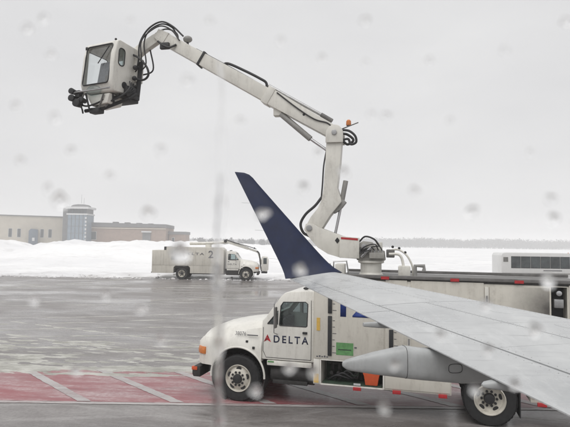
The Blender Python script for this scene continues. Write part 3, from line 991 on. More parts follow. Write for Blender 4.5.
MB(bt).box(-0.30, 0.02, 0.25, 0.34, 3.10, 3.23).build('valve_block', 'turretpaint', TR, bevel=0.01)
for k in range(4):
    MB(bt).cyl((-0.26 + 0.08 * k, 0.30, 3.23), (-0.26 + 0.08 * k, 0.30, 3.28), 0.018, n=8).build('valve_cap', 'steel', TR)
MB(bt).cyl((0.20, 0.27, 3.12), (-0.02, 0.36, 3.34), 0.035, n=12).build('tilt_cylinder', 'chrome', TR, bevel=0.006)
for k, (v, z) in enumerate(((0.30, 3.30), (0.32, 3.34), (0.28, 3.26), (0.34, 3.20))):
    MB(bt).tube(spline([(-0.26 + 0.08 * k, 0.30, 3.27), (-0.18 + 0.08 * k, v + 0.05, z + 0.07), (0.06 + 0.05 * k, v, z + 0.02), (0.22, 0.27, 3.22 + 0.04 * k)]), 0.013, 8).build('hydraulic_hose', 'hose', TR)
MB(bt).box(-0.20, 0.18, -0.16, 0.16, 3.24, 3.30).build('cable_tray', 'rail', TR, bevel=0.01)
MB(bt).box(-0.52, -0.34, -0.12, 0.14, 3.12, 3.30).build('slew_motor', 'rail', TR, bevel=0.02)
MB(bt).tube(spline([(0.26, 0.1, 3.46), (0.12, 0.18, 3.58), (-0.08, 0.2, 3.52), (-0.2, 0.18, 3.36)]), 0.02, 8).build('hose', 'hose', TR)
# lift arm reaching forward, curved underside
arm = [(1.46, 3.86), (1.30, 3.86), (1.16, 3.78), (0.66, 3.60), (0.30, 3.50), (0.20, 3.30), (0.25, 3.08), (0.66, 3.10), (0.95, 3.18), (1.18, 3.32), (1.36, 3.52), (1.50, 3.72)]
for v0, v1 in ((-0.24, -0.18), (0.18, 0.24)):
    bprism(arm, v0, v1).build('lift_arm', 'boomwhite', TR, bevel=0.012)
bprism([(1.44, 3.60), (1.2, 3.34), (0.9, 3.18), (0.4, 3.12), (0.4, 3.18), (0.88, 3.24), (1.16, 3.40), (1.38, 3.64)], -0.178, 0.178).build('arm_web', 'rail', TR)
bprism([(0.68, 3.10), (0.68, 3.58), (0.24, 3.55), (0.24, 3.09)], 0.26, 0.32).build('turret_cover', 'boomwhite', TR, bevel=0.012)
bprism([(0.645, 3.515), (0.645, 3.56), (0.27, 3.535), (0.27, 3.49)], 0.321, 0.325).build('red_stripe', 'red', TR)
bprism([(0.79, 3.485), (0.735, 3.555), (0.68, 3.485), (0.735, 3.415)], 0.243, 0.247).build('warning_diamond', 'dark', TR)
MB(bt).cyl((1.38, -0.27, 3.76), (1.38, 0.27, 3.76), 0.07, n=20).build('pivot_pin', 'steel', TR, bevel=0.008)
for u0 in (0.95, 0.62):
    MB(bt).box(u0 - 0.10, u0 + 0.10, 0.4, 0.75, 2.725, 2.98).build('deck_box', 'boomwhite', TR, bevel=0.02)
MB(bt).tube([(0.78, 0.5, 2.73), (0.78, 0.5, 3.02), (0.50, 0.5, 3.04), (0.45, 0.5, 2.75)], 0.018, 8).build('deck_rail', 'steel', TR)
# lower boom: tall box section with a foot that sweeps forward
def spar(rings_uz, half):
    """rings_uz: list of ((u,z) left, (u,z) right, halfwidth)"""
    rings = []
    for (l, r_, h) in rings_uz:
        rings.append([(l[0], -h, l[1]), (l[0], h, l[1]), (r_[0], h, r_[1]), (r_[0], -h, r_[1])])
    return MB(bt).loft(rings)
spar([((1.02, 5.80), (0.66, 5.80), 0.15), ((1.04, 5.2), (0.70, 5.2), 0.155), ((1.08, 4.62), (0.76, 4.70), 0.16), ((1.12, 4.40), (0.68, 4.46), 0.165), ((1.20, 4.22), (0.66, 4.36), 0.17), ((1.36, 4.02), (0.92, 4.04), 0.17), ((1.48, 3.80), (1.12, 3.72), 0.16)], 0.15).build('lower_boom', 'boomwhite', TR, bevel=0.02)
MB(bt).tube(spline([(1.10, 0.10, 4.50), (1.26, 0.14, 4.28), (1.48, 0.14, 4.08), (1.60, 0.12, 3.86), (1.54, 0.1, 3.66), (1.40, 0.1, 3.58)]), 0.032, 10).build('hose', 'hose', TR)
MB(bt).tube(spline([(1.04, -0.05, 5.6), (1.08, 0.10, 5.2), (1.10, 0.12, 4.8), (1.13, 0.10, 4.45)]), 0.018, 8).build('hose', 'hose', TR)
c = MB(bt).cyl((0.58, 0.0, 4.86), (0.69, 0.0, 4.25), 0.058, n=16).build('lift_cylinder', 'grey', TR, bevel=0.01)
MB(bt).cyl((0.69, 0.0, 4.25), (0.82, 0.0, 3.60), 0.032, n=12).build('cylinder_rod', 'chrome', c)
bprism([(0.80, 4.36), (0.62, 4.42), (0.56, 4.36), (0.70, 4.18), (0.84, 4.10)], -0.10, 0.10).build('cylinder_bracket', 'grey', TR, bevel=0.01)
# elbow head
MB(bt).loft([[(0.83 + 0.20 * math.cos(a), v, 5.93 + 0.20 * math.sin(a)) for a in [R(k * 18 - 0) for k in range(11)]] + [(0.63, v, 5.72), (1.03, v, 5.72)] for v in (-0.21, -0.17)]).build('elbow_cheek', 'boomwhite', TR, bevel=0.008)
MB(bt).loft([[(0.83 + 0.20 * math.cos(a), v, 5.93 + 0.20 * math.sin(a)) for a in [R(k * 18 - 0) for k in range(11)]] + [(0.63, v, 5.72), (1.03, v, 5.72)] for v in (0.17, 0.21)]).build('elbow_cheek', 'boomwhite', TR, bevel=0.008)
MB(bt).cyl((0.83, -0.24, 5.95), (0.83, 0.24, 5.95), 0.06, n=16).build('pivot_pin', 'steel', TR, bevel=0.006)
MB(bt).tube(spline([(0.70, 0.12, 6.02), (0.50, 0.16, 5.98), (0.36, 0.16, 5.86), (0.34, 0.14, 5.72), (0.46, 0.12, 5.68), (0.52, 0.12, 5.80), (0.66, 0.12, 5.78)]), 0.028, 10).build('hose', 'hose', TR)
MB(bt).tube(spline([(0.70, -0.1, 5.98), (0.56, -0.1, 5.95), (0.42, -0.1, 5.82), (0.55, -0.1, 5.72), (0.66, -0.1, 5.8)]), 0.03, 10).build('hose', 'hose', TR)
MB(bt).tube([(0.74, 0.05, 6.04), (0.30, 0.05, 6.20)], 0.022, 8).build('lamp_bracket', 'steel', TR)
MB(bt).lathe([(0, 6.13), (0.055, 6.13), (0.06, 6.15), (0.055, 6.23), (0.03, 6.26), (0, 6.26)], (0.52, 0.05, 0), axis='z', n=16).build('beacon', 'amber', TR)
# upper boom: outer and inner telescopic sections
def uspar(name, a, b, ha, hb, half, mat='boomwhite'):
    a, b = Vector((a[0], 0, a[1])), Vector((b[0], 0, b[1]))
    d = (b - a).normalized()
    nn = Vector((-d.z, 0, d.x))
    if nn.z < 0: nn = -nn
    rings = []
    for p, h in ((a, ha), (b, hb)):
        rings.append([p + nn * h + Vector((0, -half, 0)), p + nn * h + Vector((0, half, 0)), p - nn * h + Vector((0, half, 0)), p - nn * h + Vector((0, -half, 0))])
    return MB(bt).loft(rings).build(name, mat, TR, bevel=0.012)
uspar('upper_boom', (0.86, 5.97), (2.42, 6.90), 0.150, 0.190, 0.16)
uspar('boom_extension', (2.30, 6.83), (5.28, 8.58), 0.165, 0.15, 0.125)
uspar('boom_collar', (2.34, 6.855), (2.50, 6.95), 0.208, 0.208, 0.175)
uspar('boom_collar', (4.12, 7.90), (4.17, 7.93), 0.19, 0.19, 0.15, 'dark')
MB(bt).ell((1.55, 0.162, 6.40), 0.03, 0.01, 0.03).build('boom_bolt', 'dark', TR)
MB(bt).box(2.10, 2.30, -0.10, 0.10, 6.42, 6.66).build('cylinder_bracket', 'boomwhite', TR, bevel=0.02)
c = MB(bt).cyl((2.12, 0.06, 6.46), (1.40, 0.06, 5.84), 0.068, n=16).build('boom_cylinder', 'grey', TR, bevel=0.012)
MB(bt).cyl((1.40, 0.06, 5.84), (0.98, 0.06, 5.54), 0.034, n=12).build('cylinder_rod', 'chrome', c)
c = MB(bt).tube([(2.44, 0.05, 7.17), (1.10, 0.05, 6.37)], 0.038, 12).build('extension_cylinder', 'steel', TR)
MB(bt).tube([(1.16, 0.05, 6.41), (0.90, 0.05, 6.25)], 0.05, 12).build('cylinder_end', 'rail', c)
MB(bt).tube(spline([(3.62, 0.05, 7.74), (3.45, 0.05, 7.76), (3.0, 0.06, 7.54), (2.64, 0.06, 7.34), (2.50, 0.05, 7.24), (2.48, 0.04, 7.10)]), 0.032, 10).build('hose_guide', 'dark', TR)
MB(bt).tube(spline([(4.3, 0.06, 8.18), (3.9, 0.06, 7.95), (3.5, 0.06, 7.72), (2.6, 0.06, 7.18)]), 0.020, 8).build('hose', 'hose', TR)
MB(bt).tube(spline([(2.2, 0.17, 6.95), (1.7, 0.18, 6.55), (1.3, 0.18, 6.28), (1.0, 0.17, 6.18), (0.86, 0.15, 6.05)]), 0.016, 8).build('hose', 'hose', TR)
MB(bt).ell((4.56, 0.0, 8.47), 0.12, 0.10, 0.085).build('boom_lamp', 'grey', TR)
MB(bt).cyl((4.56, 0, 8.30), (4.56, 0, 8.42), 0.03).build('lamp_post', 'dark', TR)
# head and gooseneck down to the cabin
uspar('boom_head', (5.10, 8.47), (5.36, 8.64), 0.17, 0.12, 0.14)
spar([((5.22, 8.74), (5.30, 8.46), 0.085), ((5.50, 8.62), (5.44, 8.38), 0.085), ((5.78, 8.46), (5.70, 8.22), 0.085), ((6.15, 8.22), (6.02, 7.98), 0.085)], 0.085).build('gooseneck', 'boomwhite', TR, bevel=0.015)
for k, (v, dz, r_) in enumerate(((0.14, -0.02, 0.022), (0.17, -0.14, 0.018), (0.10, -0.06, 0.018), (-0.12, -0.10, 0.020))):
    MB(bt).tube(spline([(4.62 + 0.08 * k, v, 8.52 + dz), (4.92, v, 8.80 + dz), (5.22, v + 0.03, 8.92 + dz), (5.55, v + 0.06, 8.74 + dz), (5.76 - 0.05 * k, v + 0.07, 8.36), (5.78 - 0.09 * k, v + 0.06, 7.95 - 0.06 * k), (5.88, v, 7.66)]), r_, 8).build('hose', 'hose', TR)
MB(bt).tube(spline([(5.95, 0.2, 8.10), (5.70, 0.3, 7.95), (5.50, 0.3, 7.72), (5.46, 0.28, 7.52), (5.62, 0.24, 7.42), (5.92, 0.2, 7.50)]), 0.028, 8).build('hose', 'hose', TR)
MB(bt).tube(spline([(5.30, 0.14, 8.42), (5.12, 0.2, 8.28), (4.95, 0.2, 8.22), (4.80, 0.14, 8.30)]), 0.026, 8).build('hose', 'hose', TR)
MB(bt).box(4.98, 5.22, 0.10, 0.20, 8.20, 8.36).build('valve_block', 'dark', TR, bevel=0.02)

# operator cabin: own frame. +a = right of its front face, +b = out of its front, z up
inv = Matrix.Rotation(-R(164.69), 3, 'Z')
cyaw = R(25)
ca = inv @ Vector((math.cos(cyaw), -math.sin(cyaw), 0))
cb = inv @ Vector((-math.sin(cyaw), -math.cos(cyaw), 0))
corg = inv @ (Vector((-4.45, 12.95, 0)) - Vector((-0.665, 12.474, 0)))
CZ = 7.02
tilt = R(-4.0)
def ct(p):
    x = p[0] * math.cos(tilt) + p[2] * math.sin(-tilt) * -1.0
    return corg + ca * (p[0] + p[2] * 0.06) + cb * p[1] + Vector((0, 0, CZ + p[2] - p[0] * 0.0))
HW, D0, D1, HT = 0.515, 0.52, -0.46, 1.28
def cab_shell(d):
    prof = [(D0 - 0.10 + d * -0.6, 0 + d), (D0 - d, 0.22), (D0 - 0.02 - d, 0.9), (D0 - 0.10 - d, HT - d - 0.03), (D0 - 0.18 - d, HT - d), (D1 + 0.05 + d, HT - 0.04 - d), (D1 + d, HT - 0.14 - d), (D1 + d, 0.04 + d)]
    return MB(ct).loft([[(a_, b_, z) for b_, z in prof] for a_ in (-HW + d, HW - d)])
op = cab_shell(0).build('operator_cabin', 'white', TR, bevel=0.045, seg=3)
cs = [cab_shell(0.05).build('cutter', 'dark', TR, bevel=0.03)]
def rrect(x0, x1, z0, z1, r_, n=4):
    out = []
    for cx, cz, a0 in ((x1 - r_, z1 - r_, 0), (x0 + r_, z1 - r_, 90), (x0 + r_, z0 + r_, 180), (x1 - r_, z0 + r_, 270)):
        out += [(cx + r_ * math.cos(R(a0 + 90 * k / n)), cz + r_ * math.sin(R(a0 + 90 * k / n))) for k in range(n + 1)]
    return out
fw_ = rrect(-0.44, 0.395, 0.20, 1.18, 0.07)
cs.append(MB(ct).loft([[(a_, b_, z) for a_, z in fw_] for b_ in (0.2, 0.8)]).build('cutter', 'dark', TR))
sw_ = rrect(0.16, 0.36, 0.66, 1.08, 0.08)
cs.append(MB(ct).loft([[(a_, b_, z) for b_, z in sw_] for a_ in (0.2, 0.8)]).build('cutter', 'dark', TR))
lw_ = rrect(-0.34, 0.36, 0.22, 1.12, 0.08)
cs.append(MB(ct).loft([[(a_, b_, z) for b_, z in lw_] for a_ in (-0.8, -0.3)]).build('cutter', 'dark', TR))
bw_ = rrect(-0.42, 0.36, 0.24, 1.10, 0.06)
cs.append(MB(ct).loft([[(a_, b_, z) for a_, z in bw_] for b_ in (-0.8, -0.3)]).build('cutter', 'dark', TR))
cut(op, cs)
def fy(z):
    return D0 - 0.005 - (0.0 if z < 0.22 else (z - 0.22) / 0.68 * 0.02 if z < 0.9 else 0.02 + (z - 0.9) / 0.33 * 0.08)
g = MB(ct).loft([[(a_ * 1.03, fy(z) - 0.03 - k, z) for a_, z in fw_] for k in (0, 0.006)]).build('front_window', 'cabinglass', op, smooth=0)
ringp = [(a_, fy(z) + 0.006, z) for a_, z in fw_]
MB(ct).tube(ringp + [ringp[0]], 0.017, 6).build('window_seal', 'dark', op)
MB(ct).tube([(0.28, fy(1.14) + 0.012, 1.13), (0.02, fy(0.72) + 0.02, 0.70)], 0.012, 6).build('wiper', 'dark', op)
for s, poly in ((-1, lw_), (1, sw_)):
    MB(ct).loft([[(s * (HW - 0.02 - k), b_, z) for b_, z in poly] for k in (0, 0.006)]).build('side_window', 'cabinglass' if s < 0 else 'glass', op, smooth=0)
    rp = [(s * (HW + 0.004), b_, z) for b_, z in poly]
    MB(ct).tube(rp + [rp[0]], 0.014, 6).build('window_seal', 'dark', op)
MB(ct).loft([[(a_, D1 + 0.02 + k, z) for a_, z in bw_] for k in (0, 0.006)]).build('rear_window', 'cabinglass', op, smooth=0)
mb = MB(ct).box(-0.36, 0.06, 0.02, 0.36, 0.12, 0.28)
mb.obox((-0.15, 0.06, 0.60), (0.20, 0, 0), (0, 0.06, 0.0), (0, -0.04, 0.30))
mb.build('operator_seat', 'seatgrey', op, bevel=0.04)
MB(ct).box(0.10, 0.26, 0.10, 0.34, 0.06, 0.46).build('control_console', 'rail', op, bevel=0.03)
MB(ct).tube([(0.18, 0.26, 0.46), (0.18, 0.28, 0.58)], 0.02, 8).build('joystick', 'dark', op)
MB(ct).cyl((HW + 0.0, 0.10, 0.22), (HW + 0.012, 0.10, 0.22), 0.085, n=20).build('side_port', 'dark', op)
# lower lamp pod, floor beam, nozzle bar
MB(ct).ell((-0.10, D0 - 0.06, 0.06), 0.24, 0.12, 0.13).build('lower_window_pod', 'glass', op)
mb = MB(ct).prism([(-0.40, -0.02), (0.36, -0.02), (0.30, -0.26), (-0.20, -0.30)], -0.10, 0.40)
mb.build('cabin_belly', 'white', op, bevel=0.03)
MB(ct).tube([(-0.62, D0 + 0.10, 0.02), (0.56, D0 + 0.10, 0.02)], 0.022, 10).build('front_rail', 'steel', op)
MB(ct).box(-0.55, 0.55, -0.42, -0.05, -0.12, 0.02).build('floor_beam', 'dark', op, bevel=0.02)
MB(ct).tube([(-0.46, 0.34, -0.38), (0.10, 0.30, -0.36), (0.62, 0.02, -0.10), (0.66, -0.2, 0.06)], 0.045, 10).build('nozzle_arm', 'dark', op)
MB(ct).box(-0.25, 0.06, 0.22, 0.42, -0.48, -0.34).build('nozzle_motor', 'dark', op, bevel=0.03)
for (x, y, z, r_) in ((-0.66, 0.58, 0.06, 0.075), (-0.62, 0.60, -0.12, 0.085), (-0.50, 0.55, -0.24, 0.10), (-0.40, 0.5, -0.16, 0.07)):
    MB(ct).cyl((x - 0.02, y - 0.10, z), (x + 0.02, y + 0.10, z), r_ * 0.8, r_, 14).build('nozzle', 'dark', op, bevel=0.012)
MB(ct).tube(spline([(-0.62, 0.56, -0.1), (-0.45, 0.5, -0.30), (-0.42, 0.45, -0.46), (-0.48, 0.42, -0.36)]), 0.02, 8).build('nozzle_hose', 'hose', op)
MB(ct).tube(spline([(-0.55, 0.5, -0.22), (-0.3, 0.45, -0.30), (0.05, 0.4, -0.22), (0.3, 0.36, -0.1)]), 0.022, 8).build('nozzle_hose', 'hose', op)
mb = MB(ct).box(0.30, 0.62, -0.38, 0.10, -0.06, 0.22)
mb.build('tilt_actuator', 'dark', op, bevel=0.03)
MB(ct).cyl((0.60, -0.30, 0.05), (0.64, -0.30, 0.9), 0.06, n=14).build('mast_tube', 'dark', op)
MB(ct).box(0.46, 0.60, -0.46, -0.20, 0.40, 1.02).build('cabin_mount', 'boomwhite', op, bevel=0.02)
for z in (0.45, 0.72):
    MB(ct).ell((0.62, -0.12, z), 0.06, 0.06, 0.06).build('mount_bolt', 'dark', op)
MB(ct).cyl((-0.50, 0.44, 1.16), (-0.44, 0.40, 1.16), 0.045, n=12).build('cabin_lamp', 'dark', op)
MB(ct).ell((0.40, 0.38, 1.29), 0.03, 0.03, 0.03).build('cabin_lamp', 'dark', op)

for k, (p, q) in enumerate((((-0.40, 0.50, -0.02), (-0.46, 0.52, -0.34)), ((-0.30, 0.52, 0.0), (-0.20, 0.46, -0.40)), ((0.20, 0.44, -0.04), (0.05, 0.40, -0.36)), ((0.36, 0.30, -0.02), (0.34, 0.20, -0.28)), ((0.5, 0.1, 0.12), (0.2, 0.35, -0.34)))):
    MB(ct).tube([p, q], 0.022, 8).build('nozzle_bracket', 'dark' if k % 2 else 'rail', op)
for k in range(4):
    MB(ct).tube(spline([(0.50 + 0.03 * k, -0.3 + 0.1 * k, 0.34), (0.62 + 0.02 * k, -0.15 + 0.08 * k, 0.14), (0.52, 0.1 + 0.05 * k, 0.0 - 0.04 * k), (0.2 - 0.1 * k, 0.34, -0.14 - 0.05 * k)]), 0.018, 8).build('nozzle_hose', 'hose', op)
MB(ct).box(-0.58, -0.44, 0.46, 0.60, -0.10, 0.08).build('nozzle_block', 'dark', op, bevel=0.02)

# small pipes on the roof behind the turret
MB(bt).tube(spline([(-0.42, 0.1, 3.28), (-0.60, 0.1, 3.30), (-0.78, 0.1, 3.18), (-0.90, 0.1, 2.95), (-0.92, 0.1, 2.73)]), 0.022, 8).build('fill_pipe', 'boomwhite', TR)
MB(bt).tube(spline([(-0.40, 0.25, 3.20), (-0.62, 0.25, 3.19), (-0.70, 0.25, 3.02), (-0.72, 0.25, 2.73)]), 0.03, 8).build('fill_pipe', 'boomwhite', TR)
MB(bt).box(-0.86, -0.60, 0.05, 0.35, 2.722, 2.95).build('pump_cover', 'boomwhite', TR, bevel=0.03)
MB(bt).tube([(-0.96, 0.3, 2.73), (-0.96, 0.3, 2.96), (-1.14, 0.3, 2.96), (-1.14, 0.3, 2.86)], 0.045, 10).build('vent_pipe', 'grey', TR)
for u0, z in ((-0.48, 3.36), (-0.62, 3.33), (-0.75, 3.24)):
    MB(bt).ell((u0, 0.1, z), 0.03, 0.03, 0.03).build('pipe_coupling', 'dark', TR)

# ---- far truck, number 2, facing right
T2 = empty('deicing_truck', (-3.50, 48.9, 0.0), 0.0, 1.10)
tag(T2, 'distant white deicing truck marked 2 with folded boom parked before the snow bank', 'truck', 'deicing trucks')
chassis_and_cab(T2, 5.32, -7.8)
b2 = tank_body(T2, -1.86, -7.8, notch=(-6.82, 2.40))
cut(b2, [MB().prism([(-6.0, 0.3), (-6.0, 0.98), (-5.86, 1.14), (-4.78, 1.14), (-4.62, 0.98), (-4.62, 0.3)], -2, 2).build('cutter', 'dark', T2)])
MB().box(-6.02, -4.60, -0.85, 0.85, 0.9, 1.15).build('rear_wheel_housing', 'frame', T2)
for x0, x1 in ((-7.76, -6.84), (-6.80, -5.6), (-5.57, -4.2), (-4.17, -3.0), (-2.97, -1.9)):
    MB().box(x0, x1, -1.20, -1.18, 1.18, 2.36 if x0 < -7 else 2.40).build('side_panel', 'panel', T2, bevel=0.006)
MB().box(-6.80, -6.62, -1.19, 1.19, 2.42, 2.70).build('rear_lamp_box', 'dark', T2, bevel=0.01)
MB().box(-6.2, -5.72, -1.215, -1.20, 1.62, 1.92).build('access_hatch', 'grey', T2, bevel=0.006)
MB().box(-5.0, -4.85, -1.215, -1.20, 1.75, 1.82).build('handle', 'dark', T2)
RX = (1, 0, 0)
text('lettering', 'DELTA', 0.20, 'greytext', T2, (-5.28, -1.2015, 2.03), RX, LZ, fat=0.012, spacing=1.3, width=1.80)
text('lettering', '2', 0.62, 'greytext', T2, (-3.12, -1.2015, 1.80), RX, LZ, fat=0.02, width=0.42)
text('lettering', 'DELTA', 0.13, 'greytext', T2, (-1.52, -1.0515, 1.24), RX, LZ, fat=0.012, spacing=1.15, width=0.75)
MB().box(-7.85, -7.7, -1.15, 1.15, 0.52, 0.62).build('rear_step', 'frame', T2, bevel=0.01)
# stowed boom
MB().lathe([(0.0, 2.68), (0.26, 2.68), (0.26, 2.95), (0.0, 2.95)], (-3.3, 0, 0), axis='z', n=24).build('pedestal', 'boomwhite', T2)
MB().tube([(-4.9, 0, 2.98), (-3.3, 0, 3.02), (-1.75, 0, 3.16)], 0.13, 4).build('lower_boom', 'boomwhite', T2)
def bar(name, p0, p1, h, half, mat='boomwhite'):
    p0, p1 = Vector(p0), Vector(p1)
    d = (p1 - p0).normalized()
    n_ = Vector((0, 1, 0)).cross(d)
    return MB().loft([[p + n_ * h + Vector((0, half, 0)), p + n_ * h - Vector((0, half, 0)), p - n_ * h - Vector((0, half, 0)), p - n_ * h + Vector((0, half, 0))] for p in (p0, p1)]).build(name, mat, T2, bevel=0.01)
bar('upper_boom', (-1.85, -0.1, 3.22), (0.1, -0.1, 2.62), 0.115, 0.12, 'boomwhite')
bar('boom_extension', (0.0, -0.1, 2.65), (0.95, -0.1, 2.34), 0.085, 0.09)
MB().cyl((-1.85, -0.28, 3.22), (-1.85, 0.1, 3.22), 0.13, n=16).build('elbow_pin', 'dark', T2)
MB().tube(spline([(-1.8, -0.25, 3.36), (-1.0, -0.25, 3.10), (0.2, -0.25, 2.78), (0.8, -0.25, 2.58)]), 0.03, 8).build('hose', 'hose', T2)
MB().ell((0.62, -0.1, 2.66), 0.07, 0.07, 0.07).build('boom_lamp', 'dark', T2)
MB().tube(spline([(0.85, -0.2, 2.42), (1.05, -0.3, 2.2), (1.12, -0.3, 1.7), (1.2, -0.3, 1.0), (1.28, -0.3, 0.72)]), 0.055, 8).build('hose', 'hose', T2)
bar('gooseneck', (0.93, -0.1, 2.38), (1.28, -0.1, 1.3), 0.07, 0.08)
mb = MB().prism([(1.26, 0.80), (1.66, 0.70), (1.84, 0.85), (1.86, 1.70), (1.72, 1.96), (1.34, 2.0), (1.26, 1.86)], -0.62, 0.40)
ob = mb.build('operator_cabin', 'white', T2, bevel=0.05)
MB().box(1.42, 1.70, -0.632, -0.621, 1.35, 1.85).build('side_window', 'busglass', ob, bevel=0.004)
MB().box(1.25, 1.75, -0.55, 0.35, 0.56, 0.70).build('nozzle_bar', 'dark', ob, bevel=0.03)

# ------------------------------------------------------------------ aircraft wing with winglet
WG = empty('aircraft_wing', (1.2, 5.0, 2.5))
tag(WG, 'grey aircraft wing with tall navy winglet and flap fairings reaching past the truck', 'wing')
WO = Vector((1.2, 5.0, 2.5))
def te(y):
    k = (8.0 - y) / 5.28
    return Vector((0.09 + 1.385 * k, y, 2.859 - 0.321 * k))
def section(y):
    t_ = te(y)
    c_ = (0.757 + 0.7176 * (8.1 - y) - t_.x) / 1.0897
    l_ = Vector((t_.x + 0.99 * c_, y + 0.139 * c_, 0))
    s_ = 8.1 - l_.y
    l_.z = 2.985 - 0.263 * s_ / 2.9 - 0.030 * c_
    return t_, l_, c_
def naca(x):
    return 5 * 0.10 * (0.2969 * math.sqrt(max(x, 0)) - 0.126 * x - 0.3516 * x * x + 0.2843 * x ** 3 - 0.1036 * x ** 4)
def wpt(y, x, upper):
    t_, l_, c_ = section(y)
    p = l_.lerp(t_, x)
    p.z += naca(x) * c_ * (0.72 if upper else -1.15) + (0.004 if upper else -0.004)
    return p - WO
def wing_piece(name, y0, y1, x0, x1, mat='wing', ny=14, nx=14, parent=None):
    rings = []
    for j in range(ny + 1):
        y = y0 + (y1 - y0) * j / ny
        X = [x0 + (x1 - x0) * (0.5 - 0.5 * math.cos(math.pi * i / nx)) for i in range(nx + 1)]
        rings.append([wpt(y, x, True) for x in X] + [wpt(y, x, False) for x in reversed(X)])
    return MB().loft(rings).build(name, mat, parent or WG, smooth=40)
SP, FL, LE = 0.50, 0.815, 0.10
def run(name, cuts, x0, x1):
    for y0, y1 in zip(cuts[:-1], cuts[1:]):
        wing_piece(name, y0 - 0.002, y1 + 0.002, x0, x1, ny=8)
run('leading_edge', [8.002, 6.9, 5.5, 3.9, 0.7], 0.0, LE - 0.0015)
run('wing_skin', [8.002, 7.2, 5.62], LE + 0.0015, 0.42)
run('wing_skin', [8.002, 7.2, 5.62], 0.422, FL - 0.004)
run('wing_skin', [5.615, 4.6, 3.3, 0.7], LE + 0.0015, SP - 0.004)
run('spoiler', [5.61, 3.9, 2.2, 0.7], SP + 0.003, FL - 0.005)
wing_piece('wing_tip_panel', 8.0, 7.56, FL + 0.003, 1.0)
wing_piece('aileron', 7.55, 5.35, FL + 0.004, 1.0)
wing_piece('flap', 5.338, 0.7, FL + 0.004, 1.0)
# fuel tank access covers: thin proud plates with a dark rim
for y in (6.6, 6.0, 5.1, 4.4):
    c_ = wpt(y, 0.30, True)
    ring = []
    for k in range(20):
        a = 2 * math.pi * k / 20
        ring.append(wpt(y + 0.14 * math.sin(a), 0.30 + 0.045 * math.cos(a), True))
    MB().loft([[p + Vector((0, 0, -0.002)) for p in ring], [p + Vector((0, 0, 0.0015)) for p in ring]]).build('access_panel', 'wing', WG)
# dark seal inside the gaps
rings = []
for j in range(13):
    y = 7.95 - 7.2 * j / 12
    rings.append([wpt(y, x, True) - Vector((0, 0, 0.02)) for x in (0.08, 0.3, 0.5, 0.8, 0.93)] + [wpt(y, x, False) + Vector((0, 0, 0.012)) for x in (0.93, 0.8, 0.5, 0.3, 0.08)])
MB().loft(rings).build('gap_seal', 'dark', WG)
def fasteners(xc, y0, y1, step):
    mb = MB()
    y = y0
    while y > y1:
        c_ = wpt(y, xc, True)
        mb.loft([[c_ + Vector((0.0036 * math.cos(a), 0.0036 * math.sin(a), h)) for a in [2 * math.pi * k / 6 for k in range(6)]] for h in (-0.002, 0.0012)])
        y -= step
    tag(mb.build('fastener_row', 'grey', WG, smooth=0), kind='stuff')
for xc, y0, y1, st_ in ((LE + 0.02, 7.9, 1.5, 0.055), (0.405, 7.9, 5.65, 0.06), (0.437, 7.9, 5.65, 0.06), (SP - 0.02, 5.6, 1.2, 0.06), (SP + 0.02, 5.58, 1.2, 0.08), (FL - 0.02, 7.9, 1.2, 0.07), (FL + 0.02, 7.5, 1.2, 0.07)):
    fasteners(xc, y0, y1, st_)
# winglet: lofted blade from the tip chord up, out and aft
t_, l_, c_ = section(8.0)
wl = []
def blade(tp, lp, th):
    d = lp - tp
    c_ = d.length
    nn = Vector((-0.25, -1.0, 0.30)).normalized()
    X = [0.5 - 0.5 * math.cos(math.pi * i / 8) for i in range(9)]
    return [lp.lerp(tp, x) + nn * naca(x) * c_ * th - WO for x in X] + [lp.lerp(tp, x) - nn * naca(x) * c_ * th - WO for x in reversed(X[1:-1])]
tb, lb = Vector((0.055, 8.0, 2.862)), Vector((0.80, 8.1, 2.965))
tt, lt = Vector((-0.805, 8.5, 4.50)), Vector((-0.46, 8.5, 4.38))
for k in range(21):
    q = k / 20
    fl_ = math.exp(-q * 18)                      # blended root
    wl.append(blade(tb.lerp(tt, q) + Vector((-0.035 * fl_, -0.03 * fl_, 0)), lb.lerp(lt, q) + Vector((0.10 * fl_, -0.03 * fl_, 0.0)), 0.85 + 0.5 * fl_))
wl.append(blade(Vector((-0.826, 8.51, 4.54)), Vector((-0.535, 8.51, 4.47)), 0.7))
wl.append(blade(Vector((-0.836, 8.515, 4.56)), Vector((-0.60, 8.515, 4.525)), 0.5))
wl.append(blade(Vector((-0.835, 8.52, 4.568)), Vector((-0.68, 8.52, 4.555)), 0.3))
MB().loft(wl).build('winglet', 'navy', WG, smooth=40)
for q in (0.18, 0.45, 0.72):
    p = tb.lerp(tt, q) - WO
    MB().tube([p, p + Vector((-0.14, 0.02, 0.008))], 0.0014, 5).build('static_wick', 'dark', WG)
